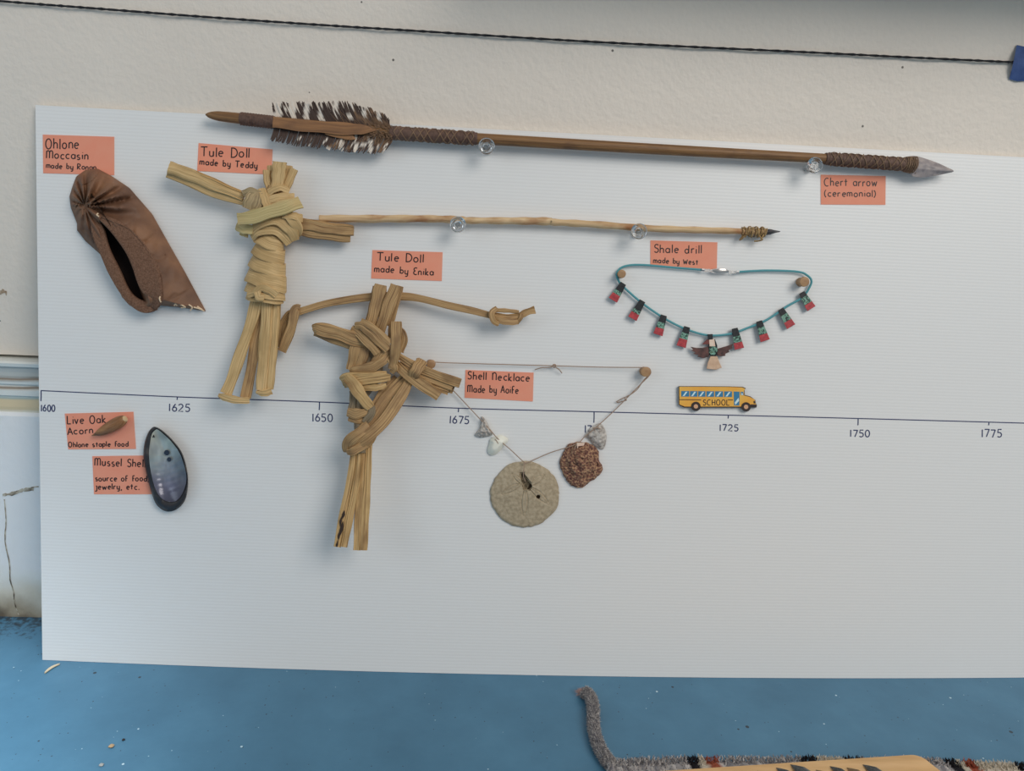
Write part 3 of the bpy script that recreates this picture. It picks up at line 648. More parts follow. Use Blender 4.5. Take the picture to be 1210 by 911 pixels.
# ------------------------------------------------------------------ pins
def glass():
    m, N, L, b = new_mat('clear_plastic'); b.inputs['Base Color'].default_value = (.97, .98, .98, 1); b.inputs['Transmission Weight'].default_value = 1; b.inputs['Roughness'].default_value = .04; b.inputs['IOR'].default_value = 1.45
    return m
M_GLASS = glass(); M_STEEL = plain('pin_steel', col(170, 170, 172), .3, 1)
M_PINWOOD = noisy('pin_wood', [(.3, col(132, 100, 70)), (.7, col(168, 134, 98))], 90, .6, .2, 300, stretch=(1, 4, 1))
def pin_profile(hd, wa, fl, L):
    return [(0, .0012), (fl*.9, .0012), (fl, .0022), (fl*.9, .0034), (wa*1.15, .006), (wa, L*.45), (wa*1.1, L*.68), (hd*.8, L*.86), (hd, L*.92), (hd, L*.965), (hd*.88, L), (hd*.6, L*.99), (hd*.5, L*.955), (0, L*.95)]
def clear_pin(px, py, label, L=.024):
    top = at(px, py, L); base = top-NB*L; t = thing('clear_push_pin', label, 'push pin', base, 'clear plastic push pins')
    mb = MB(); lathe(mb, base, NB, pin_profile(.0086, .0028, .0052, L), 32); mb.build('pin_handle', M_GLASS, t, sharp=30)
    mb = MB(); lathe(mb, base-NB*.003, NB, [(.0002, 0), (.0006, .002), (.0006, .008), (.0001, .009)], 10); mb.build('needle', M_STEEL, t)
clear_pin(575, 172.3, 'clear plastic push pin holding the long arrow beside its feathers')
clear_pin(963.5, 195, 'clear plastic push pin holding the long arrow near its stone point')
clear_pin(541, 265.2, 'clear plastic push pin under the pale drill stick, nearer the dolls')
clear_pin(755.5, 273.2, 'clear plastic push pin under the pale drill stick, above the Shale drill card')
def wood_pin(px, py, r, label, L=.014):
    top = at(px, py, L); base = top-NB*L; t = thing('wooden_push_pin', label, 'push pin', base, 'wooden push pins holding the necklaces')
    s = r*mpp(top)
    mb = MB(); lathe(mb, base, NB, [(0, .001), (s*.82, .001), (s*.9, .002), (s*.8, .006), (s*.92, .010), (s, L*.85), (s*.95, L*.97), (s*.8, L), (0, L*1.003)], 24); mb.build('pin_handle', M_PINWOOD, t, sharp=50)
    mb = MB(); lathe(mb, base-NB*.003, NB, [(.0002, 0), (.0006, .002), (.0006, .005), (.0001, .006)], 10); mb.build('needle', M_STEEL, t)
wood_pin(735, 323.5, 5.0, 'small brown wooden push pin at the upper left bend of the turquoise cord')
wood_pin(951, 332.8, 6.0, 'small brown wooden push pin at the upper right bend of the turquoise cord')
wood_pin(509.3, 430.5, 5.2, 'small wooden push pin beside the bundled arm of the lower tule doll')
wood_pin(763.3, 439.5, 6.0, 'small wooden push pin where the thin shell necklace cord turns downward')

# ------------------------------------------------------------------ moccasin
M_LEATH = noisy('brown_leather', [(.28, col(80, 55, 41)), (.5, col(108, 77, 57)), (.7, col(132, 95, 68))], 26, .62, .35, 160, bdist=.0012)
M_SUEDE = noisy('brown_suede', [(.3, col(92, 66, 52)), (.7, col(124, 94, 76))], 700, .95, .8, 900, bdist=.0012, spec=.15)
M_INSIDE = plain('shade_dark_lining', col(34, 26, 24), .9, spec=.1)  # dark leather, taken near black to paint in the opening's shade
M_THREAD = plain('pale_thread', col(205, 180, 150), .7)
moc = thing('moccasin', 'brown leather moccasin with a gathered toe and open suede cuff', 'moccasin', at(165, 290, 0))
MO = [(82, 232), (86, 219), (90, 208.5), (100.6, 201), (115, 199), (132, 208), (153, 222), (180, 253), (198, 285), (219, 322), (243.5, 368), (226, 365), (209, 363), (190, 361), (184, 367), (176, 369), (153, 361), (144, 351), (132, 319), (119, 301), (101, 285), (91, 272), (91, 264), (83.5, 245)]
MOo = resample(MO, 260)
SPINE = [((108, 228), (128, 262)), ((128, 262), (160, 312)), ((160, 312), (178, 350))]
def mspine(p):
    b = None
    for a, c in SPINE:
        d, t, q = seg_dist(p, a, c)
        if b is None or d < b[0]: b = (d, q)
    return b[1]
SLIT = [(124, 262), (132, 273), (146, 293), (158, 322), (169, 356), (156, 347), (143, 323), (131, 297), (124, 271)]
GAT = (100, 243)
def hmoc(x, y, k):
    h = 3+25*math.sin(min(1, k*1.15)*math.pi/2)**.8
    ang = math.atan2(y-GAT[1], x-GAT[0]); r = math.hypot(x-GAT[0], y-GAT[1])
    if r < 95:
        fold = 1-2.2*abs(math.cos(.5*(ang*14+1.6*math.sin(ang*4+1)+r*.03)))**2.6; amt = min(1, r/12.)*math.exp(-max(0, r-42)/24.)
        h += 4.8*fold*amt*min(1, k*5)*(1 if ang < .9 else .45)
        h -= 6*math.exp(-(r/6.)**2)*min(1, k*3)
    h += 3.0*(vnoise(x*.06+y*.02, y*.05, 2)-.5)*min(1, k*4)-2.2*max(0, 1-abs(vnoise((x+y)*.045, (x-y)*.02, 12)-.5)*14)*min(1, k*4)+1.2*(vnoise(x*.16, y*.14, 6)-.5)*min(1, k*4)
    # taper to the flat stitched heel corner
    d = math.hypot(x-243, y-368); h *= .30+.70*min(1, d/70.)
    # the slit
    p = (x, y); ds = poly_dist(p, SLIT)
    if inside(p, SLIT): ds = -ds
    s = max(0, min(1, (ds+1.5)/9.)); s = s*s*(3-2*s)
    return max(1.0, 1.5+(h-1.5)*s)
mb = MB(); dome(mb, MOo, mspine, hmoc, 64, back=.4); mb.build('upper', M_LEATH, moc, sharp=75)
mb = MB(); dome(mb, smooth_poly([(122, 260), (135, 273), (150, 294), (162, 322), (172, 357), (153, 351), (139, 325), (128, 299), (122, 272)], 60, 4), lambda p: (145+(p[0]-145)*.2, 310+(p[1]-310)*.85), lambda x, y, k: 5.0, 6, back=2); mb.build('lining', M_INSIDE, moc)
def cuff(path, thick, seed, seg=70):
    mb = MB(); random.seed(seed); strap(mb, path, thick, nc=20, ridge=.05, n=12); return mb
cuff([(114, 254, 24, 5), (123, 259, 27, 9), (140, 271, 30, 17), (158, 291, 31, 25), (171, 314, 30, 28), (178, 336, 28, 25), (183, 351, 24, 19), (180, 361, 17, 14)], .0055, 2).build('cuff', M_SUEDE, moc)
cuff([(112, 260, 19, 10), (116, 272, 21, 14), (120, 286, 21, 15), (127, 303, 20, 13), (136, 322, 18, 13), (147, 343, 16, 12), (158, 356, 16, 12), (172, 363, 15, 13), (184, 361, 15, 11)], .006, 3).build('cuff', M_SUEDE, moc)
mb = MB()
S = catmull([(113, 253, 28), (137, 263, 32), (152, 270, 32.5), (167, 285, 33), (178, 301, 32), (187, 316, 30), (191.5, 332, 27), (190, 352, 20)], 8); tube(mb, [at(a, b, h/1000.) for a, b, h in S], .0009, 6)
mb.build('seam', M_SUEDE, moc)
for P in ([(116, 252, 31), (114.5, 254, 32), (117, 256, 31)], [(189.5, 350, 25), (188.5, 353, 26), (190, 357, 24)], [(197, 352, 13), (201, 355, 14), (206, 356, 13), (209, 361, 10)], [(204, 356, 13), (208, 357, 13), (206, 361, 11)], [(212, 359, 11), (216, 361, 11), (219, 363, 8), (214, 363.5, 8)], [(223, 360, 10), (227, 363, 9), (225, 367, 6)], [(229, 363, 9), (236, 365, 8), (241, 367.5, 4)], [(233, 362, 8), (239, 366, 6)]):
    mb = MB(); S = catmull(P, 5); tube(mb, [at(a, b, (h+1.)/1000.) for a, b, h in S], .0008, 6); mb.build('stitch', M_THREAD, moc)

# ------------------------------------------------------------------ tule dolls
T1 = fibre_mat('dried_tule', col(128, 100, 62), col(172, 143, 97), col(194, 165, 118), col(158, 130, 86))
T2 = fibre_mat('greenish_tule', col(124, 108, 68), col(166, 148, 100), col(186, 168, 120), col(172, 148, 102))
T3 = fibre_mat('brown_tule', col(84, 58, 34), col(144, 112, 73), col(174, 142, 98), col(110, 82, 52))
T4 = fibre_mat('grey_tule', col(70, 60, 46), col(112, 98, 76), col(138, 122, 98), col(88, 74, 56))
T5 = fibre_mat('yellow_tule', col(104, 76, 44), col(164, 132, 86), col(186, 156, 108), col(130, 100, 62))
T6 = fibre_mat('wrinkled_tule', col(88, 72, 52), col(142, 122, 88), col(168, 146, 110), col(120, 100, 72))
def straps(name, mat, parent, L, label=None, thick=.004, **k):
    mb = MB()
    for P in L: strap(mb, P, thick, **k)
    o = mb.build(name, mat, parent, sharp=50)
    if label: o['label'] = label
    return o
random.seed(12); HANG = (300, .09)
da = thing('tule_doll', 'bound reed doll with wrapped chest and looped leg, beside the moccasin', 'doll', at(318, 330, 0), 'tule dolls')
straps('arm', T1, da, [[(200, 198, 26, 15), (225, 207, 25, 14), (255, 220, 23, 12), (288, 233, 20, 9)], [(199, 204, 22, 12), (225, 216, 21, 11), (255, 229, 19, 10), (290, 240, 17, 8)], [(203, 195, 20, 8), (240, 209, 20, 8), (284, 229, 18, 8)]], thick=.006)
straps('arm', T3, da, [[(344, 263, 18, 14), (365, 266, 18, 13), (390, 271, 18, 12), (418, 273, 17, 12)], [(346, 269, 15, 13), (365, 274, 15, 13), (395, 279, 15, 12), (414, 281, 14, 11)], [(350, 262, 12, 12), (385, 268, 12, 12), (417, 271, 12, 10)]], thick=.006)
straps('head_tuft', T1, da, [[(330.5, 191.5, 24, 17), (329.5, 205, 24, 16), (327.5, 224, 24, 14)], [(347.5, 199.5, 20, 9), (343, 210, 20, 10), (336, 226, 20, 9)], [(341, 196, 16, 9), (339, 208, 17, 9), (333, 226, 18, 8)],
      [(315, 201, 19, 8), (315.5, 212, 19, 8), (319, 226, 19, 8)], [(320, 196, 15, 8), (320, 210, 16, 8), (322, 226, 17, 8)]], thick=.005)
mb = MB()       # core of the body, hidden by the wrapping but for its chinks
S = catmull([(326, 222, 14, 20), (321, 245, 14, 34), (319, 262, 14, 46), (320, 285, 14, 30), (317, 315, 14, 33), (315, 350, 14, 26)], 6)
pts = [at(a, b, h/1000.) for a, b, h, w_ in S]
sweep(mb, pts, lambda i, n: [(S[i][3]*.45*mpp(pts[i])*math.cos(2*math.pi*k/18), .011*math.sin(2*math.pi*k/18)) for k in range(18)])
mb.build('stem_core', T3, da)
mb = MB()       # torso, wound from the legs up so that each turn covers the one below
for (p0, p1, ww, hr, md) in (((293, 346), (333, 351), 15, 12.5, 2), ((292, 336), (336, 347), 16, 14.2, 3), ((293, 322), (338, 336), 19, 16, 3), ((297, 306), (337, 321), 17, 15, 3), ((301, 291), (336, 305), 17, 14.2, 3), ((304, 277), (335, 290), 17, 13.4, 3)):
    wrap(mb, p0, p1, ww, 14, hr, .0015, mid=md, tilt=.0019)
mb.build('torso_wrapping', T1, da, sharp=50)
straps('waist_knot', T1, da, [[(293, 349, 26, 6), (301, 346, 29, 8), (309, 340, 31, 9), (318, 343, 31, 9), (327, 349, 28, 9)], [(304, 345, 30, 8), (306, 351, 31, 9), (312, 352, 29, 7)]], thick=.003)
straps('chest_wrapping', T1, da, [
    [(298, 281, 20, 9), (304, 275, 25, 10), (319, 271, 28, 12), (333, 276, 27, 12), (342, 288, 20, 10)],
    [(297, 274, 22, 9), (308, 264, 28, 11), (327, 260, 31, 13), (343, 270, 28, 14), (349, 284, 20, 10)],
    [(335, 248, 31, 11), (345, 258, 31, 12), (352, 270, 25, 12), (350, 278, 19, 8)],
    [(309, 223, 26, 8), (313, 233, 31, 10), (317, 244, 33, 11)],
    [(317, 228, 28, 9), (330, 222, 30, 8), (342, 226, 27, 7)],
    [(314, 238, 30, 8), (330, 233, 32, 10), (348, 234, 27, 11)],
    [(316, 246, 31, 9), (335, 240, 34, 11), (352, 240, 28, 12)],
    [(334, 254, 31, 9), (347, 255, 31, 9), (357, 258, 22, 9)]], thick=.0022, ridge=.04, tilt=.0012)
straps('chest_wrapping', T6, da, [[(288, 229, 26, 8), (297, 226, 29, 9), (308, 230, 28, 8)], [(300, 228, 29, 12), (297, 237, 31, 17), (294, 247, 29, 16)], [(308, 229, 29, 9), (307, 238, 31, 10), (303, 246, 30, 9)]], 'grey-brown knotted piece at the shoulder', thick=.004)
straps('chest_band', T2, da, [[(280, 267, 18, 10), (288, 270, 24, 13), (299, 272, 24, 10)], [(281, 259, 33, 14), (296, 257, 35.5, 15.5), (320, 250, 37, 16), (342, 243, 36, 15.5), (355, 239, 29, 14)], [(284, 275, 16, 6), (293, 277, 20, 8)]], 'broad greenish band across the chest', thick=.0028)
straps('leg', T1, da, [[(316.5, 350, 16, 13), (314, 390, 16, 13), (311, 430, 16, 12.5), (309, 461, 16, 12.5)], [(327.5, 350, 14, 10), (325, 390, 14, 9.5), (321.5, 430, 14, 9), (318.5, 460, 14, 9)], [(304, 463, 17, 4), (312, 464.5, 18, 8), (321, 462, 16, 8)]], thick=.007)
straps('leg', T1, da, [[(305, 350, 14, 15), (297, 380, 14, 13), (285, 415, 14, 13), (275, 445, 14, 13), (267, 465, 14, 13)], [(259, 467, 14, 5), (268, 470, 16, 9), (282, 473, 16, 8), (295, 473, 13, 7)]], thick=.005)
straps('leg', T3, da, [[(311, 365, 9, 11), (303, 400, 9, 12), (296, 440, 9, 12), (290, 470, 10, 12)]], 'browner back strand of the looped leg', thick=.005)

random.seed(21); HANG = (430, .15)
db = thing('tule_doll', 'brown knotted reed doll with long thin knotted crosspiece behind its head', 'doll', at(440, 470, 0), 'tule dolls')
straps('head', T3, db, [[(450, 336.5, 24, 15), (447, 350, 25, 15), (442, 370, 26, 13), (437, 388, 26, 13)], [(468, 337, 27, 13), (461, 356, 28, 15), (453, 378, 28, 13), (446, 398, 26, 12)], [(473, 338, 22, 8), (467, 360, 22, 9), (459, 385, 21, 10)], [(443, 338, 20, 5), (440, 360, 20, 7), (434, 384, 20, 7)], [(456, 352, 19, 9), (450, 375, 20, 10)]], thick=.005)
cr = straps('crosspiece', T3, db, [[(353, 368.5, 12, 9), (385, 359, 12, 9), (420, 353, 12, 9), (450, 350, 12, 9), (480, 350.5, 13, 10), (500, 353.5, 15, 9), (530, 361, 17, 8.5), (560, 367.5, 18, 8), (584, 374, 18, 7.5)]], thick=.0045)
straps('end_knot', T3, cr, [[(354, 365, 14, 9), (349, 366, 16, 11), (344, 388, 17, 11), (333, 415, 15, 11)], [(352, 367, 9, 7), (342, 372, 8, 9), (335, 382, 7, 9), (332, 396, 6, 8), (332, 410, 6, 6)], [(346, 376, 7, 8), (339, 390, 7, 8), (334, 405, 7, 6)]], thick=.004)
straps('end_knot', T3, cr, [[(587, 364, 21, 6), (581, 370, 24, 7), (583, 379, 24, 7), (589, 383, 20, 5)], [(583, 366.5, 20, 5), (598, 367, 20, 5), (613, 368.5, 18, 4)], [(584, 376, 20, 7), (598, 380, 21, 8), (612, 380, 18, 7)], [(584, 372, 17, 6), (598, 374.5, 18, 7), (612, 374, 17, 8), (622, 369, 17, 8), (632, 366, 16, 9)], [(611, 382, 17, 4), (615, 376, 19, 5), (616, 371, 18, 5)]], thick=.0035)
straps('arm', T3, db, [[(371, 389, 27, 10), (377, 388.5, 29, 15), (400, 394, 28, 16), (420, 401, 27, 16), (436, 406, 25, 14)], [(372, 393, 21, 8), (395, 402, 21, 9), (418, 410, 20, 9)]], thick=.006)
mb = MB()
S = catmull([(442, 392, 14, 22), (436, 420, 14, 42), (433, 445, 14, 40), (427, 470, 13, 18), (426, 500, 13, 18), (427, 535, 12, 16)], 6); pts = [at(a, b, h/1000.) for a, b, h, w_ in S]
sweep(mb, pts, lambda i, n: [(S[i][3]*.42*mpp(pts[i])*math.cos(2*math.pi*k/18), .010*math.sin(2*math.pi*k/18)) for k in range(18)])
mb.build('stem_core', T4, db)
straps('chest_wrapping', T3, db, [
    [(423, 400, 24, 13), (419, 415, 26, 13), (415, 437, 22, 12)], [(432, 404, 24, 11), (430, 420, 26, 11), (424, 436, 24, 10)],
    [(414, 438, 22, 6), (420, 437, 26, 9), (440, 433, 30, 12), (453, 426, 31, 10), (460, 418, 27, 7)],
    [(452, 408, 28, 8), (448, 420, 29, 9), (440, 430, 28, 8)], [(462, 412, 27, 8), (453, 421, 29, 9), (445, 431, 27, 8)],
    [(416, 388, 24, 8), (426, 396, 30, 10), (438, 408, 33, 11), (446, 418, 31, 9)], [(420, 385, 27, 8), (430, 386, 33, 11), (444, 398, 36, 12), (459, 413, 33, 12)], [(427, 380, 30, 8), (440, 387, 36, 9), (461, 406, 34, 9)],
    [(473, 389, 22, 7), (478, 400, 24, 8), (473, 416, 24, 8)], [(468.5, 380, 31, 12), (468, 400, 35, 13), (467, 418, 34, 12), (463, 436, 29, 10)], [(462, 384, 24, 6), (461, 400, 25, 6)], [(460, 424, 31, 8), (466, 434, 30, 9), (463, 440, 26, 6)]], thick=.0038)
straps('waist_band', T5, db, [[(405, 452, 20, 15), (412, 449, 27, 17), (435, 447, 30, 15), (452, 446, 28, 11), (461, 446, 24, 8)], [(407, 444, 20, 5), (430, 441.5, 26, 6), (457, 441, 25, 5)], [(428, 458, 25, 7), (445, 458, 27, 8), (456, 455, 24, 6)], [(408, 446, 26, 10), (416, 452, 31, 15), (427, 468, 32, 14), (438, 482, 28, 11)]], 'yellowish band crossed over the waist', thick=.0032)
straps('waist_knot', T4, db, [[(416, 462, 20, 6), (417, 474, 21, 8), (415, 484, 20, 8)], [(430, 470, 19, 10), (426, 482, 21, 10)], [(440, 479, 27, 6), (439, 489, 28, 9), (431, 499, 25, 8)], [(420, 494, 21, 7), (427, 505, 21, 8), (424, 516, 18, 7)]], 'dark grey shrivelled knot', thick=.004)
straps('waist_knot', T3, db, [[(411, 487, 21, 10), (420, 489, 25, 13), (432, 487, 26, 9), (440, 483, 23, 7)], [(412, 495, 19, 5), (424, 498, 23, 6), (434, 494, 22, 5)]], thick=.0032)
straps('arm', T3, db, [[(468, 419, 26, 8), (490, 432, 26, 10), (515, 443, 26, 11), (544, 453, 25, 11)], [(472, 430, 23, 10), (500, 445, 23, 10), (535, 457.5, 22, 9)], [(478, 437, 21, 8), (505, 453, 21, 9), (530, 463, 19, 8)], [(468, 430, 25, 9), (480, 442, 26, 12), (500, 455, 25, 14), (519, 468, 22, 13)], [(475, 428, 17, 10), (510, 450, 17, 10), (536, 461, 16, 9)]], thick=.006)
straps('arm_tie', T3, db, [[(499, 426, 22, 12), (497, 429, 29, 14), (491, 439, 33, 14), (487, 446, 27, 12)]], 'short tie round the bundled arm', thick=.003)
straps('sash', T3, db, [[(478, 446, 17, 10), (460, 465, 19, 13), (444, 490, 22, 15), (428, 512, 25, 15)], [(484, 449, 21, 10), (474, 468, 24, 13), (455, 496, 28, 15), (434, 516, 30, 15), (416, 528, 25, 14)], [(470, 447, 14, 12), (455, 464, 15, 14), (443, 480, 18, 12)], [(446, 507, 17, 8), (438, 520, 17, 9), (432, 528, 16, 8)],
     [(436, 503, 29, 12), (421, 514, 32, 13), (411, 524, 26, 14), (411, 533, 18, 10)], [(411, 534, 24, 6), (418, 533, 28, 10), (432, 524, 27, 10)]], 'long strip slanting from the arm down round the legs', thick=.0045)
lg = straps('leg', T5, db, [[(419, 525, 15, 8), (415, 560, 15, 8), (407, 600, 15, 9), (398.5, 646, 15, 9)], [(426, 525, 16, 8), (423, 560, 16, 8), (414.5, 605, 16, 8.5), (406.5, 646, 16, 8)]], thick=.006)
for P in ([(407, 603, 18.3, .5), (406, 608, 18.7, 3.5), (404.5, 613, 18.6, .6)], [(404, 610, 18.5, .5), (402.5, 616, 18.7, 2.6), (402, 622, 18.4, .5)], [(405.5, 616, 18.5, .5), (403.5, 625, 18.7, 4.2), (401, 634, 18.4, .8)], [(401.5, 628, 18.4, .5), (400.5, 633, 18.5, 3), (400, 638, 18.3, .5)], [(399.5, 638, 18.3, .5), (398.2, 644, 18.4, 2.6), (397.8, 646, 18, 1)]):
    straps('mould_spot', bpy.data.materials.get('black_mould') or plain('black_mould', col(48, 36, 30), .9), lg, [P], thick=.0006, nc=8, ridge=.4)
straps('leg', T5, db, [[(431, 524, 13, 8), (429, 560, 13, 9), (425, 605, 13, 11), (422, 650, 13, 9)], [(436, 522, 14, 8), (434.5, 560, 14, 8), (432, 605, 14, 9), (429.5, 650, 14, 9)]], thick=.006)

HANG = (1e9, 0.0)
# ------------------------------------------------------------------ turquoise necklace
M_TCORD = plain('turquoise_cord', col(72, 138, 146), .55); M_SILV = plain('silver', col(176, 174, 172), .3, 1)
nk = thing('turquoise_necklace', 'turquoise cord necklace with black and red inlaid drops and a bird pendant', 'necklace', at(840, 350, .003))
CP = [(831, 318.8), (798, 316.3), (762, 313.2), (743, 313.6), (732.5, 317.5), (728.7, 325), (733, 335), (740, 342), (759.5, 358.7), (786, 376.7), (810, 388.6), (836, 396), (862.6, 394.6), (882, 388), (906, 378), (930, 362), (948, 351.5), (956, 340.5), (958.8, 332), (954, 325.5), (942, 321), (906, 319.6), (870, 321.4)]
def cordh(i): return 5.5
S = catmull(CP, 8); mb = MB(); tube(mb, [at(a, b, .0042) for a, b in S], .00125, 8); mb.build('cord', M_TCORD, nk)
mb = MB()
def ring(mb, px, py, r, h, wire=.00045, ry=None, n=20, tilt=0):
    pts = [at(px+r*math.cos(2*math.pi*i/n), py+(ry or r)*math.sin(2*math.pi*i/n), h/1000.) for i in range(n+1)]; tube(mb, pts, wire, 6)
for x in (834, 837.5): ring(mb, x, 319.3, 1.9, 5.5, ry=1.4)
ring(mb, 846, 320, 7, 5.5, .0006, ry=2.1)
for x in (863, 867): ring(mb, x, 321.6, 1.9, 5.5, ry=1.5)
tube(mb, [at(870, 321.4, .0055), at(873, 321.3, .0055)], .0017, 8); tube(mb, [at(829, 318.7, .0055), at(832, 319, .0055)], .0017, 8)
S = catmull([(842, 320, 5, 3), (849, 320, 6.5, 5), (856, 320, 6.5, 5), (861, 321, 5, 2.5)], 5); strap(mb, S, .002, nc=10, ridge=.05, smooth=False)
mb.build('clasp', M_SILV, nk)
M_JET = noisy('black_jet', [(.3, col(26, 28, 30)), (.7, col(44, 46, 48))], 400, .25)
M_RED = noisy('red_stone', [(.3, col(132, 38, 46)), (.7, col(176, 62, 66))], 300, .35)
M_TURQ = noisy('turquoise_mosaic', [(.38, col(32, 44, 42)), (.47, col(62, 106, 90)), (.58, col(124, 164, 148)), (.66, col(66, 88, 66))], 420, .35, detail=1)
def quad(a, b, wa, wb, t0, t1):
    L = math.hypot(b[0]-a[0], b[1]-a[1]); dx, dy = (b[0]-a[0])/L, (b[1]-a[1])/L; nx_, ny_ = -dy, dx
    def p(t, s): w_ = wa+(wb-wa)*t; return (a[0]+dx*L*t+nx_*w_*s/2, a[1]+dy*L*t+ny_*w_*s/2)
    return [p(t0, -1), p(t0, 1), p(t1, 1), p(t1, -1)]
for a, b, j1, j2 in (((736.3, 335.3), (724.5, 354.2), .45, .66), ((758.9, 356), (747.5, 376), .5, .7), ((784.4, 373.2), (777.6, 395), .36, .66), ((811.8, 386.8), (805, 409), .3, .62), ((868.2, 388.6), (873.5, 411.5), .38, .7), ((897, 380), (904, 402), .3, .68), ((922.7, 365.6), (934.5, 385.5), .3, .68), ((947.5, 346.2), (958.5, 364.2), .25, .68)):
    mb = MB(); plate(mb, quad(a, b, 7.4, 11.4, -.03, 1.03), 3.0, 6.0, .4); pend = mb.build('pendant', M_JET, nk, smooth=False)
    mb = MB(); plate(mb, quad(a, b, 7.2, 11.2, j1, j2), 5.6, 6.4, .2); mb.build('turquoise_inlay', M_TURQ, pend, smooth=False)
    mb = MB(); plate(mb, quad(a, b, 7.4, 11.4, j2, 1.025), 5.6, 6.4, .2); mb.build('red_tip', M_RED, pend, smooth=False)
M_WING = noisy('dark_brown_shell', [(.3, col(44, 30, 30)), (.7, col(96, 62, 56))], 250, .35)
M_PINK = noisy('pale_pink_shell', [(.3, col(206, 172, 152)), (.7, col(222, 200, 184))], 120, .4); M_TAIL = noisy('tan_stone', [(.3, col(176, 144, 118)), (.7, col(198, 168, 142))], 160, .45)
mb = MB(); plate(mb, [(837, 401), (845, 401), (847.5, 408), (848, 419), (843, 423), (838, 419), (837, 410)], 3.0, 5.2, .3); bird = mb.build('bird_pendant', M_JET, nk, smooth=False)
mb = MB(); plate(mb, [(836, 395), (842, 394.6), (842.5, 401), (836.5, 401.5)], 3.5, 7, .5); mb.build('loop', M_JET, bird, smooth=False)
def bp(mat, name, poly, h0=4.2, h1=6.2, bev=.4):
    mb = MB(); plate(mb, poly, h0, h1, bev); return mb.build(name, mat, bird, smooth=False)
for lb, pl in (('left wing', [(836.5, 409.5), (830, 411), (823, 411), (815.6, 409.6), (819, 413), (816.5, 414), (822, 416.6), (819, 418), (826, 419.6), (824, 421.5), (831, 423.2), (837, 421.5), (839, 416)]),
               ('right wing', [(847.5, 412), (853, 410.5), (860, 408.5), (867, 406), (864.5, 410), (865.5, 411.5), (861, 414), (862, 416), (857, 418), (857, 420.5), (852, 421), (848, 420), (846.5, 416)])):
    q = bp(M_WING, 'wing', pl); q['label'] = lb
bp(plain('dark_red_shell', col(104, 52, 48), .35), 'head', [(829.3, 406.8), (834.5, 402), (840, 398.5), (840.5, 407)])
bp(M_PINK, 'neck', [(837.6, 399.5), (840, 398.3), (844, 401), (845.4, 409.4), (838.4, 409.4)], 4.4, 6.5)
bp(M_TURQ, 'breast', [(838, 410.5), (842, 408.8), (847, 410.6), (848, 415), (844, 419.6), (840, 419.4), (837.4, 416)], 4.6, 6.8)
bp(M_TAIL, 'tail', [(839.5, 421), (847.5, 421), (850, 428), (853, 434.4), (846, 436.8), (834.8, 435.6), (836.5, 428)], 3.6, 6.0)

# ------------------------------------------------------------------ shell necklace
M_SCORD = plain('thin_tan_cord', col(146, 124, 108), .8)
M_DOLLAR = noisy('sand_dollar', [(.36, col(142, 128, 106)), (.5, col(154, 140, 117)), (.64, col(164, 150, 127))], 260, .85, .4, 700, bdist=.0006, detail=7)
M_HOLE_SHADE = plain('hole_edge_shade', col(52, 42, 32), .95, spec=.1)
M_ROUGH = noisy('purple_barnacle_shell', [(.36, col(88, 58, 52)), (.47, col(118, 82, 68)), (.55, col(146, 112, 88)), (.68, col(178, 142, 110))], 420, .9, 1, 420, bdist=.003, detail=6)
M_CHUNK = noisy('grey_shell_bit', [(.35, col(120, 112, 106)), (.5, col(166, 160, 154)), (.7, col(190, 184, 176))], 260, .7, .8, 300, bdist=.002)
M_CREAM = noisy('cream_shell', [(.3, col(206, 204, 190)), (.7, col(222, 214, 200))], 80, .4)
sn = thing('shell_necklace', 'thin tan cord necklace strung with a sand dollar, a rough purple shell and shell bits', 'necklace', at(625, 510, .003))
mb = MB()
def cord(P, r=.00055):
    S = catmull(P, 8); tube(mb, [at(a, b, h/1000.) for a, b, h in S], r, 6)
cord([(505.5, 433, 8), (505, 427, 9), (509, 425.3, 9), (516, 428, 8), (560, 429.6, 6), (610, 431, 5), (654, 432.2, 5), (710, 433.8, 6), (758, 434.2, 8), (766, 434.5, 9), (769, 439, 9), (767, 444, 9), (758, 453, 7), (742.5, 468.5, 6), (725, 486, 5), (704.6, 504.7, 8), (691, 516, 6), (684, 523, 6), (674, 527.5, 8), (650, 535, 6), (623, 546.5, 8), (618, 545, 8), (604, 532, 6), (588.5, 518.6, 7), (580, 509, 6), (568, 496, 6), (553, 480, 5), (538, 464, 5), (520, 446, 6), (508, 434, 8)])
cord([(767, 443, 9.5), (760, 450, 8), (753, 460, 7), (743, 467.5, 7), (735, 471, 5), (728, 475, 3)]); cord([(743, 467, 7), (738, 470.5, 6.5), (740, 473, 6), (729, 475.6, 2)])
cord([(656, 431, 6), (650, 434, 6), (640, 434.5, 5), (632, 436.8, 3)]); cord([(654, 431, 6), (657, 434, 7), (661, 437, 6), (664, 441, 3)])
ring(mb, 655, 432.3, 1.8, 5.4, .0006)
cord([(620, 546, 8), (619, 555, 10.5), (618.5, 563, 9), (621, 569, 4)]); cord([(585, 519, 7), (588, 523, 8), (589, 527, 6)]); cord([(683, 522, 8), (680, 528, 10), (679, 531, 10)]); cord([(700, 506, 8), (705, 505.5, 8.5), (710, 507, 8)])
mb.build('cord', M_SCORD, sn)
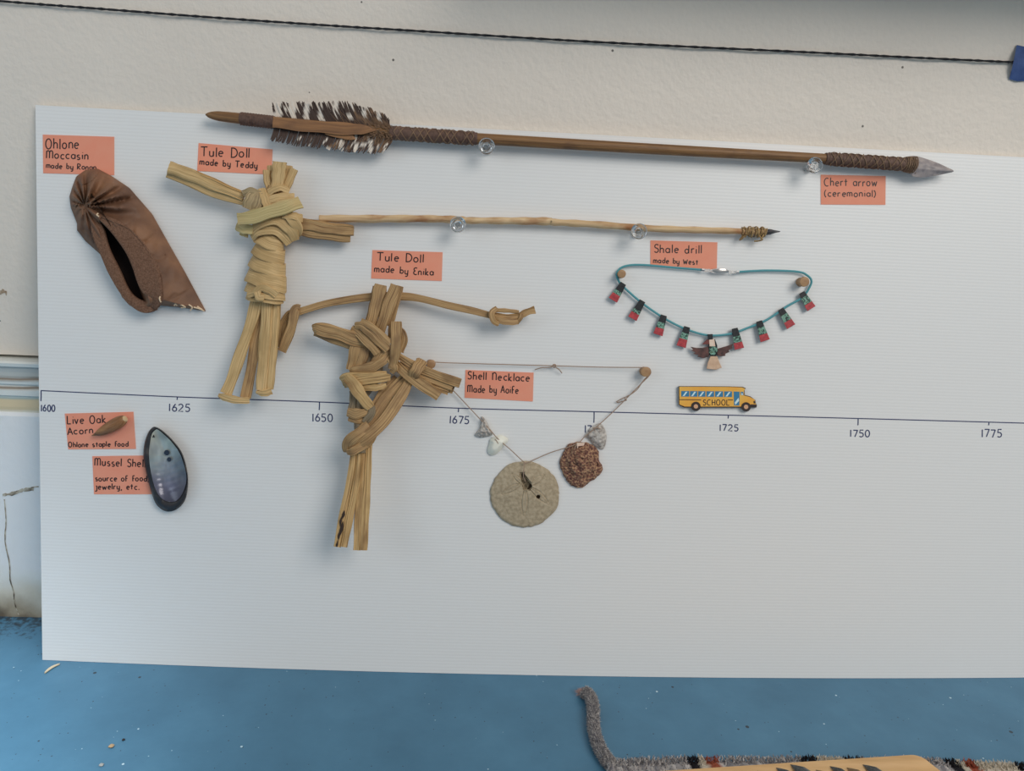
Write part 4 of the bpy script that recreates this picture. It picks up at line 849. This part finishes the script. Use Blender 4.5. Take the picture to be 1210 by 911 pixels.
# sand dollar
SDC = (620, 584); HOLE = [(614, 558.5), (619, 558), (622, 564), (627, 570), (629, 575), (626, 579), (619, 578.5), (616.5, 571)]
petals = [((617, 571), (606, 560), 5), ((613.5, 573), (594, 583), 7), ((620.5, 580), (619, 608), 7), ((628, 577.5), (648, 595), 7), ((629, 572), (642, 562), 7)]
random.seed(2)
out = [(SDC[0]+(40.3+1.3*(vnoise(i*.25, 1, 8)-.5)+.4*math.sin(i*.13))*math.cos(2*math.pi*i/220)*1.01, SDC[1]+(39.0+1.3*(vnoise(i*.25, 1, 8)-.5)+.4*math.sin(i*.13))*math.sin(2*math.pi*i/220)) for i in range(220)]
def hsd(x, y, k):
    h = 3.2+4.6*math.sin(min(1, k*1.1)*math.pi/2)
    if k < .06: h -= 1.6*(1-k/.06)**2
    for a, b, wd in petals:
        d, t, q = seg_dist((x, y), a, b); r = d/(.5*wd*math.sin(math.pi*(.14+.8*t))+.01)
        if t <= 0 or t >= 1: r = d/(wd*.2)
        h += -1.0*math.exp(-((r-1)/.27)**2) + .4*math.exp(-((r-.72)/.22)**2) - .3*math.exp(-(r/.16)**2)
    p = (x, y); ds = poly_dist(p, HOLE)+1.4*(vnoise(x*.5, y*.5, 1)-.5)
    if inside(p, HOLE): ds = -ds
    if ds < .6: h = 1.6+(h-1.6)*max(0, (ds+.9)/1.5) if ds > -.9 else 1.6
    if math.hypot(x-636, y-587) < 2.3: h = 1.6
    return h+.25*(vnoise(x*.5, y*.5, 9)-.5)
mb = MB(); dome(mb, out, lambda p: (621+(p[0]-621)*.02, 574+(p[1]-574)*.02), hsd, 90, back=1.0); sd = mb.build('sand_dollar', M_DOLLAR, sn, sharp=70)
mb = MB(); plate(mb, [(614.5, 559.5), (618.5, 558.8), (621.5, 564), (626.5, 570), (628.5, 575), (625.6, 578.6), (619.4, 578), (617, 571)], 1.2, 2.0); mb.build('hole_shade_patch', noisy('shaded_shell_inside', [(.4, col(74, 64, 50)), (.6, col(118, 106, 86))], 500, .95), sd, smooth=False)  # darker plate over the pit floor, painting in the hole's depth shade
mb = MB(); plate(mb, [(627, 570), (629, 575), (626, 579), (623, 579), (625, 574)], 1.9, 2.9); plate(mb, [(616, 560), (618.5, 560), (619.5, 564), (617, 564)], 1.7, 2.4); plate(mb, circle(636, 587, 2.2, 12), 1.6, 2.6); mb.build('hole_shade_patch', M_HOLE_SHADE, sd, smooth=False)  # near-black patches paint shade at the hole edges and in the small hole
ob = [(661.5, 547.6), (666, 533), (672, 524.7), (685, 522), (698, 524.7), (707, 532), (708, 544), (712, 552), (709, 561), (698, 569), (686, 576.6), (673, 572), (664.5, 558.5)]
mb = MB(); dome(mb, [(x+1.2*(vnoise(i*.4, 2, 3)-.5), y+1.2*(vnoise(i*.4, 5, 3)-.5)) for i, (x, y) in enumerate(smooth_poly(ob, 150, 5))], lambda p: (687+(p[0]-687)*.05, 543+(p[1]-543)*.05),
     lambda x, y, k: 2.5+11*math.sin(min(1, k)*math.pi/2)+2.6*(vnoise(x*.2, y*.2, 3)-.5)*min(1, k*5)+1.8*(vnoise(x*.55, y*.55, 7)-.5)*min(1, k*5)+1.0*math.sin(k*16), 46, back=.6); rs = mb.build('rough_shell', M_ROUGH, sn, sharp=80)
mb = MB(); plate(mb, [(681.5, 523.5), (691, 523.2), (690, 526.5), (683, 527.5), (682, 530.5)], 5.0, 9.8, .5); mb.build('shell_lip', M_PINK, rs, smooth=False)
def bit(name, poly, hm, mat, lab=None, ps=.5):
    mb = MB(); cx = sum(p[0] for p in poly)/len(poly); cy = sum(p[1] for p in poly)/len(poly)
    dome(mb, smooth_poly(poly, 90, 5), lambda p: (cx+(p[0]-cx)*.1, cy+(p[1]-cy)*.1), lambda x, y, k: 2+hm*math.sin(min(1, k*1.3)*math.pi/2)+ps*3*(vnoise(x*.45, y*.45, 3)-.5)*min(1, k*5), 26, back=.8)
    o = mb.build(name, mat, sn, sharp=60)
    if lab: o['label'] = lab
bit('shell_fragment', [(569, 492), (573, 495), (578, 504), (582, 512.5), (579, 515), (568, 517), (561, 514), (566, 507), (568, 499)], 6, M_CHUNK, None, .8)
bit('shell_fragment', [(691, 515), (697, 506), (704, 501.5), (710, 500.5), (715.5, 509), (716.5, 520), (712.5, 531), (702, 525.5), (695, 518)], 5, M_CHUNK, None, .4)
bit('cream_shell', [(576, 533), (578, 524), (580, 518), (591, 514), (598.5, 517), (600, 521), (594, 529), (587, 536), (580, 538)], 6, M_CREAM, 'smooth cream shell', .1)

# ------------------------------------------------------------------ school bus cutout
M_YEL = noisy('school_bus_yellow', [(.3, col(216, 146, 52)), (.7, col(228, 164, 72))], 60, .5); M_BKP = plain('black_paint', col(44, 32, 30), .5)
M_BLUE = plain('window_blue', col(44, 112, 150), .4); M_SKY = plain('window_glint', col(190, 218, 228), .4); M_HUB = plain('hub_tan', col(196, 150, 116), .5)
bus = thing('school_bus_cutout', 'small flat painted yellow school bus cutout on the timeline near 1725', 'bus cutout', at(846, 470, .002))
BP = [(802.6, 457), (830, 457), (860, 457.2), (876.7, 457.7), (880.5, 459.3), (879.2, 461.8), (879.4, 467.4), (886, 469), (891.7, 472), (892.6, 476.5), (893.8, 478), (893.2, 480.8), (886, 481), (809, 481), (802.8, 477.8)]
mb = MB(); plate(mb, [(x+(.7 if x > 846 else -.7), y+(.6 if y > 470 else -.7)) for x, y in BP], .3, 4.0); bb = mb.build('bus_body', M_BKP, bus, smooth=False); bb['label'] = 'dark outlined backing'
mb = MB(); plate(mb, [(x, y-(.6 if y > 480 else 0)) for x, y in BP], 3.8, 4.15, .1); mb.build('yellow_side', M_YEL, bus, smooth=False)
for i in range(6):
    x0, x1 = ((805, 814.4), (815.4, 824), (825, 833.6), (834.8, 843.8), (845, 854.4), (855.8, 865))[i]
    y = 462+.09*i; wq = MB(); plate(wq, [(x0, y), (x1, y), (x1, y+6.6), (x0, y+6.6)], 4.05, 4.3); wo = wq.build('window', M_BLUE, bus, smooth=False)
    wq = MB(); xm = x0+(x1-x0)*.35; plate(wq, [(xm+2, y+.8), (xm+4.2, y+.8), (xm+.4, y+6), (xm-1.8, y+6)], 4.2, 4.38); wq.build('glint', M_SKY, wo, smooth=False)
mb = MB(); plate(mb, [(867, 462.6), (874, 462.8), (873.6, 479), (867.4, 479)], 4.05, 4.3); do = mb.build('door', M_BLUE, bus, smooth=False)
mb = MB(); plate(mb, [(872.6, 470), (873.4, 473.5), (869, 478.4), (868.2, 475.6)], 4.2, 4.38); mb.build('glint', M_SKY, do, smooth=False)
mb = MB(); plate(mb, [(875, 463), (878.4, 463), (878.8, 467), (875.6, 467)], 4.05, 4.3); wo = mb.build('windscreen', M_BLUE, bus, smooth=False)
mb = MB(); plate(mb, [(876.4, 464), (878, 465.6), (877.6, 466.8), (876, 466.8)], 4.2, 4.38); mb.build('glint', M_SKY, wo, smooth=False)
for P in ([(803, 472.2), (815, 472.3), (828.5, 472.5)], [(860, 472.4), (866, 472.5)]):
    mb = MB(); line(mb, P, 1.0, .0042, n=3); mb.build('stripe', M_BKP, bus)
mb = MB(); write(mb, 'SCHOOL', (830.6, 478.8), (862, 478.9), 6.6, 1.05, .0042, jit=.01); mb.build('lettering', M_BKP, bus)
mb = MB(); plate(mb, [(887, 477.8), (894, 477.8), (893.4, 481), (886, 481)], 3.9, 4.6); mb.build('bumper', M_BKP, bus, smooth=False)
mb = MB(); plate(mb, [(890.4, 473.6), (892, 474), (892.4, 476.6), (890.6, 476.6)], 4.05, 4.4); mb.build('headlight', M_BKP, bus, smooth=False)
for x, y in ((822.3, 480.2), (881.6, 480.8)):
    mb = MB(); plate(mb, circle(x, y, 5.6, 24), .5, 4.9, .3); wh = mb.build('wheel', M_BKP, bus, smooth=False)
    mb = MB(); plate(mb, circle(x, y, 2.6, 18), 4.7, 5.15, .1); mb.build('hubcap', M_HUB, wh, smooth=False)

# ------------------------------------------------------------------ acorn and mussel
M_ACORN = fibre_mat('acorn_skin', col(84, 56, 32), col(120, 82, 50), col(146, 106, 68), col(112, 76, 44), 40, 260, .45)
ac = thing('acorn', 'long pointed brown acorn stuck on the Live Oak Acorn card', 'acorn', at(130, 505, .001))
mb = MB(); S = catmull([(108.5, 514.8, .5), (112, 513.5, 1.6), (118, 511, 4.2), (126, 506.8, 6.2), (134, 502.4, 7.1), (141, 498.5, 6.9), (146, 495.8, 5.6), (148.5, 494.6, 3.6)], 6)
pts = [at(a, b, .0072) for a, b, r in S]; rr = [r*mpp(p) for p, (a, b, r) in zip(pts, S)]
sweep(mb, pts, lambda i, n: [(rr[i]*math.cos(2*math.pi*k/20), rr[i]*.95*math.sin(2*math.pi*k/20)) for k in range(20)]); mb.build('nut', M_ACORN, ac, sharp=60)
mb = MB(); A = at(147.6, 495, .0078); lathe(mb, A, (pts[-1]-pts[-6]), [(0, -.001), (.0034, -.001), (.0036, .0004), (.003, .0014), (0, .0017)], 16); mb.build('cap_scar', plain('pale_acorn_scar', col(190, 162, 124), .8), ac)
M_MUSS = noisy('black_mussel', [(.3, col(24, 24, 27)), (.55, col(42, 40, 42)), (.72, col(78, 70, 64))], 60, .4, .4, 200)
def nacre_mat():
    m, N, L, b = new_mat('mussel_nacre')
    tc = N.new('ShaderNodeTexCoord'); mp = N.new('ShaderNodeMapping'); L.new(tc.outputs['UV'], mp.inputs['Vector'])
    n = nd(N, 'ShaderNodeTexNoise', i_Scale=34, i_Detail=3, i_Distortion=.6); L.new(mp.outputs[0], n.inputs['Vector'])
    r = ramp(N, [(.3, (.72, .72, .78, 1)), (.45, (.9, .9, .95, 1)), (.55, (1.0, 1.0, .98, 1)), (.66, (.9, .98, 1.0, 1))]); L.new(n.outputs[0], r.inputs[0])
    a = nd(N, 'ShaderNodeAttribute', attribute_name='dye'); mx = nd(N, 'ShaderNodeMix', data_type='RGBA', blend_type='MULTIPLY'); mx.inputs[0].default_value = 1
    L.new(r.outputs[0], mx.inputs[6]); L.new(a.outputs['Color'], mx.inputs[7]); L.new(mx.outputs[2], b.inputs['Base Color'])
    b.inputs['Roughness'].default_value = .28; b.inputs['Metallic'].default_value = .15; b.inputs['Coat Weight'].default_value = .35; b.inputs['Coat Roughness'].default_value = .15
    return m
mu = thing('mussel_shell', 'open half of a dark mussel shell with a pearly inside', 'shell', at(197, 555, .001))
OUT = smooth_poly([(181, 504.5), (176, 509.5), (172, 519), (169.7, 531), (169.8, 543), (173, 560), (178, 579), (185, 596.5), (197, 604.4), (210, 601), (219.6, 588.6), (222.3, 564), (216, 537), (205, 521), (193, 509.5), (186, 505)], 160, 5)
INN = smooth_poly([(183.5, 508), (179.5, 513), (177.5, 522), (176, 537), (178, 556), (182, 573), (187.5, 585), (196, 592), (208, 592), (216.5, 581), (220.3, 563), (213.8, 538.5), (203.5, 523), (192.5, 512.3), (188, 508.6), (186, 507.5)], 160, 5)
CEN = (197, 553)
mid_ = [(a[0]+(CEN[0]-a[0])*.88, a[1]+(CEN[1]-a[1])*.88) for a in INN]
mb = MB(); n = len(OUT); V = []; Fs = []
lay = [(OUT, lambda i: 7.5), ([((a[0]*.6+b[0]*.4), (a[1]*.6+b[1]*.4)) for a, b in zip(OUT, INN)], lambda i: 10.6), (INN, lambda i: 10.4), ([(p[0]+(CEN[0]-p[0])*.12, p[1]+(CEN[1]-p[1])*.12) for p in INN], lambda i: 4), ([(p[0]+(CEN[0]-p[0])*.8, p[1]+(CEN[1]-p[1])*.8) for p in INN], lambda i: 2)]
for L_, hf in lay:
    for i, p in enumerate(L_): V.append(at(p[0], p[1], hf(i)/1000.))
for j in range(len(lay)-1):
    for i in range(n): Fs.append([j*n+i, j*n+(i+1) % n, (j+1)*n+(i+1) % n, (j+1)*n+i])
Fs.append([(len(lay)-1)*n+i for i in range(n)])
o = len(V); 
for sc_, hh in ((.06, 3.2), (.3, 1.0), (.55, .7)):
    for p in OUT: V.append(at(p[0]+(CEN[0]-p[0])*sc_, p[1]+(CEN[1]-p[1])*sc_, hh/1000.))
for i in range(n): Fs.append([i, (i+1) % n, o+(i+1) % n, o+i])
for j in range(2):
    for i in range(n): Fs.append([o+j*n+i, o+j*n+(i+1) % n, o+(j+1)*n+(i+1) % n, o+(j+1)*n+i])
Fs.append([o+2*n+i for i in range(n)]); mb.add(V, Fs); mb.build('outer_shell', M_MUSS, mu, sharp=80)
def hna(x, y, k):
    d = math.hypot((x-183), (y-508)*1.0)
    return 11.5-6.8*math.sin(min(1, k*1.05)*math.pi/2)**.9+.10*math.sin(d*.95+1.5*vnoise(x*.1, y*.1, 2))*min(1, k*3)*min(1, max(0, (d-25)/30.))
mb = MB(); dome(mb, INN, lambda p: (196+(p[0]-196)*.08, 552+(p[1]-552)*.35), hna, 50, back=None)
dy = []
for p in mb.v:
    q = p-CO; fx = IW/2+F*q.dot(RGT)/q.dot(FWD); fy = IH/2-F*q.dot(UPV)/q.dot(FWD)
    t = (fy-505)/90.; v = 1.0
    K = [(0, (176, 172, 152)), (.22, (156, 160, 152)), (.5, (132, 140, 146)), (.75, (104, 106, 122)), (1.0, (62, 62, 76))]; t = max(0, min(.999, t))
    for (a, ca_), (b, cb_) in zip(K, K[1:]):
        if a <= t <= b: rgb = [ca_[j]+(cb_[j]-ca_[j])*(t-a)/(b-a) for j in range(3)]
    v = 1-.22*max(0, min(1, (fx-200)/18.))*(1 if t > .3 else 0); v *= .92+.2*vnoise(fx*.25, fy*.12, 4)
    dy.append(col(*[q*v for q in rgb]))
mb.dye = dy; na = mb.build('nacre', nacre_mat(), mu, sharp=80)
mb = MB()
for x, y, r in ((197, 534.8, 3.2), (199.8, 542.8, 2.6)):
    plate(mb, circle(x, y, r, 16), 5.2, 6.2+1.2, .2)
mb.build('muscle_scar', plain('dark_scar', col(34, 46, 62), .3), na, smooth=False)
mb = MB(); plate(mb, [(181.5, 513.5), (183.2, 516.8), (179.8, 516.8)], 9, 10.8); mb.build('drill_hole', M_MUSS, na, smooth=False)

# ------------------------------------------------------------------ string and tape on the wall
mb = MB(); S = catmull([(-420, -34), (-200, -16), (0, 1.2), (120, 10.5), (250, 20.5), (380, 29.5), (500, 37), (650, 46.5), (800, 54.5), (950, 61.5), (1080, 68), (1197, 73.5), (1203, 74), (1216, 75)], 14)
pts = [on_wall(a, b, .0035+.0006*math.sin(i*.9)) for i, (a, b) in enumerate(S)]
for q in (0, math.pi):
    tube(mb, [p+Vector((0, -.0006*math.sin(i*2.1+q), .0006*math.cos(i*2.1+q))) for i, p in enumerate(pts)], .0009, 6)
tag(mb.build('string', noisy('black_yarn', [(.3, col(18, 18, 20)), (.7, col(38, 38, 42))], 900, .9), loc=on_wall(600, 43, .003)), 'thin black string stretched across the bare wall above the board', 'string')
mb = MB(); TP = [[(1201.5, 53), (1210, 55), (1222, 56.5), (1240, 58)], [(1199, 66), (1209, 67), (1222, 68), (1240, 69)], [(1196, 80), (1207, 81), (1222, 82), (1240, 82)], [(1192.5, 93.5), (1202, 96), (1222, 95), (1240, 96)]]
V = []; Fs = []
for dp in (.0008, .0004):
    for j, rw in enumerate(TP):
        for i, p in enumerate(rw): V.append(on_wall(p[0], p[1], dp+(.0045 if j in (1, 2) else .0006)+(.001 if i % 2 else 0)))
for j in range(3):
    for i in range(3):
        a = j*4+i; Fs += [[a, a+1, a+5, a+4], [16+a, 17+a, 21+a, 20+a]]
for i in range(3): Fs += [[i, i+1, 17+i, 16+i], [12+i, 13+i, 29+i, 28+i], [i*4, i*4+4, 20+i*4, 16+i*4], [i*4+3, i*4+7, 23+i*4, 19+i*4]]
mb.add(V, Fs)
tag(mb.build('masking_tape', noisy('blue_masking_tape', [(.3, col(44, 66, 112)), (.7, col(58, 82, 130))], 120, .7, .3, 500), loc=on_wall(1205, 75, .001), sharp=60), 'piece of blue masking tape holding the end of the black string', 'tape')

# ------------------------------------------------------------------ rug, plank and stone points on the floor
RGY, RBK, RCR, RRD = [col(150, 146, 146), col(118, 116, 120), col(186, 180, 176)], col(34, 32, 36), col(188, 178, 162), col(142, 74, 54)
RUGT = .0130
def rug_px_color(x, y):
    x += (vnoise(x*.5, y*.4, 3)-.5)*3; sl = (y-888)*.45
    x2 = x-sl
    if 810 <= x2 < 823: return RBK
    if 823 <= x2 < 832: return RCR
    if 832 <= x2 < 848: return RRD
    if 945 <= x2 < 963: return RBK
    if 963 <= x2 < 996: return RCR
    if 996 <= x2 < 1017: return RBK
    x3 = x-(y-890)*.9
    if 1113 <= x3 < 1126: return RBK
    if 1126 <= x3 < 1133: return RCR
    if 1133 <= x3 < 1146: return RRD
    if 1146 <= x3 < 1192: return RCR
    if 1192 <= x3 < 1215: return RBK
    if x3 >= 1215: return RCR
    return random.choice(RGY)
def pix(P):
    q = P-CO; return IW/2+F*q.dot(RGT)/q.dot(FWD), IH/2-F*q.dot(UPV)/q.dot(FWD)
M_RUG = vcol_mat('wool_pile', .95, .8)
PZ = .030
cn = [on_floor(748, 911.5, PZ), on_floor(1090, 889.5, PZ)]; rp = on_floor(1118, 911, PZ)-cn[1]; rp.z = 0; PLK = rp.x/rp.y
edge_top = [(717, 891), (760, 888.5), (832, 886.5), (945, 886.5), (1010, 887.5), (1100, 889), (1165, 892.5), (1235, 896), (1300, 900)]
E0 = [on_floor(x, y+4, RUGT) for x, y in edge_top]
rug = thing('woven_rug', 'grey woven wool rug with black, cream and rust bars, only its far edge in view', 'rug', on_floor(960, 893, 0))
mb = MB(); random.seed(8); V = []; D = []; Fs = []; nx_, ny_ = 160, 26
def rug_pt(s, t):
    f = s*(len(E0)-1); i = min(len(E0)-2, int(f)); f -= i; P = E0[i].lerp(E0[i+1], f); return Vector((P.x, P.y-.30*t, 0))
for j in range(ny_+1):
    for i in range(nx_+1):
        P = rug_pt(i/nx_, (j/ny_)); P.z = RUGT*(.66+.26*random.random()) if 0 < j < ny_ and 0 < i < nx_ else .004
        x, y = pix(Vector((P.x, P.y, RUGT))); V.append(P); D.append(rug_px_color(x, y))
for j in range(ny_):
    for i in range(nx_): a = j*(nx_+1)+i; Fs.append([a, a+1, a+nx_+2, a+nx_+1])
o = len(V)
bd = [i for i in range(nx_+1)]+[(j+1)*(nx_+1)+nx_ for j in range(ny_)]+[ny_*(nx_+1)+i for i in range(nx_-1, -1, -1)]+[j*(nx_+1) for j in range(ny_-1, 0, -1)]
for b in bd: V.append(Vector((V[b].x, V[b].y, .0005))); D.append(D[b])
for k in range(len(bd)): Fs.append([bd[k], bd[(k+1) % len(bd)], o+(k+1) % len(bd), o+k])
Fs.append([o+k for k in range(len(bd))]); mb.add(V, Fs, dye=D); mb.build('weave', M_RUG, rug)
mb = MB()
def tuft(mb, P, d, L, r, c):
    d = d.normalized(); a = d.orthogonal().normalized()*r; b = d.cross(a).normalized()*r; M = P+d*L*.55+Vector((random.uniform(-1, 1), random.uniform(-1, 1), 0))*L*.12; E_ = P+d*L+Vector((random.uniform(-1, 1), random.uniform(-1, 1), -.3))*L*.25
    for q in (M, E_): q.z = min(q.z, RUGT-.0003)
    mb.add([P+a, P-a*.5+b*.87, P-a*.5-b*.87, M+a*.8, M-a*.4+b*.7, M-a*.4-b*.7, E_], [[0, 1, 4, 3], [1, 2, 5, 4], [2, 0, 3, 5], [3, 4, 6], [4, 5, 6], [5, 3, 6], [0, 2, 1]], dye=c)
for k in range(22000):
    s, t = random.random(), random.random()**1.6*.35
    P = rug_pt(s, t); P.z = RUGT*random.uniform(.3, .72); x, y = pix(Vector((P.x, P.y, RUGT)))
    if x > 1230: continue
    if P.y < cn[0].y+(cn[1].y-cn[0].y)*(P.x-cn[0].x)/(cn[1].x-cn[0].x)-.002 and P.x < cn[1].x+(P.y-cn[1].y)*PLK: continue
    c = rug_px_color(x, y); v = random.uniform(.75, 1.25); c = tuple(min(.95, q*v) for q in c[:3])+(1,)
    tuft(mb, P, Vector((random.uniform(-.5, .5), random.uniform(-.2, .9), random.uniform(.4, 1.0))), random.uniform(.0025, .0045), .0005, c)
pl_ = mb.build('pile', M_RUG, rug, smooth=False); pl_['kind'] = 'stuff'
mb = MB(); TS = catmull([(722, 903), (714, 893), (706, 877), (701.5, 860), (701, 845), (700.5, 832), (697, 822), (690, 817.5)], 12); tp = [on_floor(a, b, .0056) for a, b in TS]
for q in range(3):
    pts = []
    for i, P in enumerate(tp):
        T = (tp[min(i+1, len(tp)-1)]-tp[max(0, i-1)]).normalized(); B = T.cross(Vector((0, 0, 1))); a = i*.42+q*2.094; pts.append(P+B*.0024*math.cos(a)+Vector((0, 0, .0024*math.sin(a))))
    tube(mb, pts, .0030, 8, dye=random.choice(RGY), ref=lambda P, i: Vector((0, 0, 1)))
for k in range(7000):
    i = random.randrange(len(tp)-1); P = tp[i].lerp(tp[i+1], random.random()); T = (tp[i+1]-tp[i]).normalized(); a = random.uniform(0, 6.28); B = T.cross(Vector((0, 0, 1)))
    d = B*math.cos(a)+Vector((0, 0, 1))*math.sin(a); P = P+d*.0048; c = random.choice(RGY); v = random.uniform(.7, 1.2)
    if P.z < .0005: continue
    tuft(mb, P, d*.6+T*random.uniform(-1, 1), random.uniform(.002, .0042), .00028, tuple(q*v for q in c[:3])+(1,))
for k in range(160):
    P = tp[-1]+Vector((random.uniform(-.003, .003), 0, random.uniform(-.003, .004))); c = col(170, 142, 136)
    tuft(mb, P, Vector((-1, random.uniform(-.5, .4), random.uniform(-.35, .3))), random.uniform(.004, .009), .0003, c)
mb.build('corner_tassel', M_RUG, rug, smooth=False)

M_PLANK = noisy('pale_wood', [(.3, col(180, 140, 90)), (.5, col(196, 156, 106)), (.7, col(206, 168, 120))], 12, .5, .1, 60, stretch=(1, 9, 9), bdist=.0004)
PZ = .030
plank = thing('wooden_plank', 'pale rounded wooden plank lying on the rug and holding a row of stone points', 'plank', on_floor(930, 900, RUGT))
ex = (cn[1]-cn[0]); ex.z = 0; L = ex.length; ex.normalize(); ey_ = Vector((ex.y, -ex.x, 0))
def ppt(u, v, z): return cn[0]+ex*u+ey_*v+Vector((0, 0, z-PZ))
sk = rp.dot(ex)/rp.dot(ey_)
R_ = .012; outl = []
outl += [(-.04, 0)]
for i in range(7): a = math.pi/2-math.pi/2*i/6; outl.append((L-R_+R_*math.cos(a), R_-R_*math.sin(a)))
outl += [(L+sk*.16, .16), (-.04, .16)]
mb = MB(); n = len(outl); cxu, cyv = L/2, .08
V = []
for z, ins in ((RUGT+.0003, .001), (RUGT+.0015, 0), (PZ-.0025, 0), (PZ-.0008, .0008), (PZ, .0026)):
    for u, v in outl:
        du, dv = cxu-u, cyv-v; V.append(ppt(u+math.copysign(min(ins, abs(du)), du), v+math.copysign(min(ins, abs(dv)), dv), z))
Fs = [list(range(n)), list(range(4*n, 5*n))]
for l in range(4):
    for i in range(n): a = l*n+i; b = l*n+(i+1) % n; Fs.append([a, b, b+n, a+n])
mb.add(V, Fs); mb.build('plank_board', M_PLANK, plank, sharp=35)
M_OBS = noisy('dark_grey_stone', [(.3, col(52, 54, 56)), (.7, col(84, 84, 82))], 260, .4, .6, 420, bdist=.002); M_TANST = noisy('tan_stone_point', [(.3, col(110, 88, 62)), (.7, col(146, 118, 84))], 240, .6, .6, 420, bdist=.002)
lab = ['leftmost dark stone point of the row on the plank', 'dark stone point second from the left on the plank', 'largest dark stone point in the row on the plank', 'tan stone point between dark ones on the plank',
       'narrow dark stone point right of the tan one on the plank', 'short brownish stone point near the right end of the row', 'rightmost dark stone point of the row on the plank']
for (tx, ty, wd, mt), lb in zip(((895, 908.6, .014, M_OBS), (917.5, 904.6, .016, M_OBS), (934.5, 900.8, .019, M_OBS), (964.5, 907.2, .015, M_TANST), (981, 903, .014, M_OBS), (1001, 904.6, .013, M_TANST), (1020, 901, .016, M_OBS)), lab):
    tip = on_floor(tx, ty, PZ+.003); d = Vector((.50, -.86, 0)); sd_ = Vector((.86, .50, 0)); Ln = .045
    t = thing('stone_arrowhead', lb, 'arrowhead', Vector((tip.x, tip.y, PZ))+d*.025, 'stone points on the plank')
    prof = [(0, .0004), (.1, .16), (.25, .33), (.5, .47), (.75, .5), (.86, .44), (.87, .26), (1, .3)]
    V = []; Fs = []
    for q, ww in prof:
        ww *= wd; c = Vector((tip.x, tip.y, PZ+.0003))+d*Ln*q; hh = .0068*(min(1, q*4+.08))
        for s, z in ((-1, .35), (-.5, .8), (0, 1), (.5, .75), (1, .35), (.5, 0), (-.5, 0)):
            V.append(c+sd_*s*ww*(1+.12*random.uniform(-1, 1))+Vector((0, 0, hh*z)))
    for j in range(len(prof)-1):
        for k in range(7): a = j*7+k; b = j*7+(k+1) % 7; Fs.append([a, b, b+7, a+7])
    Fs += [list(range(7)), list(range((len(prof)-1)*7, len(prof)*7))]
    mb = MB(); mb.add(V, Fs); mb.build('stone_blade', mt, t, smooth=False)

# ------------------------------------------------------------------ crumbs on the floor
def floor_strip(name, P, wpx, mat, label, cat):
    S = catmull(P, 6); pts = [on_floor(a, b, .0012) for a, b in S]; n = len(pts)
    mb = MB(); rr = [wpx*mpp(p)/2*math.sin(math.pi*(.12+.8*i/(n-1))) for i, p in enumerate(pts)]
    sweep(mb, pts, lambda i, n: [(rr[i]*math.cos(2*math.pi*k/8), .0010*math.sin(2*math.pi*k/8)) for k in range(8)], ref=lambda P, i: Vector((0, 0, 1)))
    tag(mb.build(name, mat, loc=on_floor(*P[1], 0)), label, cat)
floor_strip('straw', [(53, 795), (61, 788.5), (70.5, 784.5)], 4, plain('dry_straw', col(190, 176, 150), .8), 'short pale piece of straw on the blue floor beside the board corner', 'straw')
def crumb(px, py, r, mat, label, ry=.75):
    O = on_floor(px, py, 0); s = r*mpp(O); mb = MB(); V = []; Fs = []; n, m = 10, 6
    for j in range(m+1):
        f = math.pi*j/m
        for i in range(n):
            a = 2*math.pi*i/n; q = s*(1+.2*random.uniform(-1, 1)); V.append(O+Vector((q*math.sin(f)*math.cos(a), q*math.sin(f)*math.sin(a), s*.4*(1-math.cos(f)) if f < 3.2 else 0)))
    for j in range(m):
        for i in range(n): Fs.append([j*n+i, j*n+(i+1) % n, (j+1)*n+(i+1) % n, (j+1)*n+i])
    Fs += [list(range(n)), list(range(m*n, m*n+n))]; mb.add(V, Fs); tag(mb.build('crumb', mat, loc=O), label, 'crumb', 'crumbs on the floor')
crumb(131.5, 882.5, 3.2, plain('tan_crumb', col(168, 142, 110), .9), 'tan crumb on the blue floor, the lighter and larger of three')
crumb(120, 904.5, 2.6, plain('greyish_crumb', col(150, 150, 148), .9), 'greyish crumb on the blue floor closest to the bottom edge')
crumb(146, 874.5, 1.9, plain('dark_crumb', col(40, 38, 40), .9), 'tiny dark crumb on the blue floor next to the tan crumb')

for o in bpy.data.objects:
    if '_loc' in o: del o['_loc']
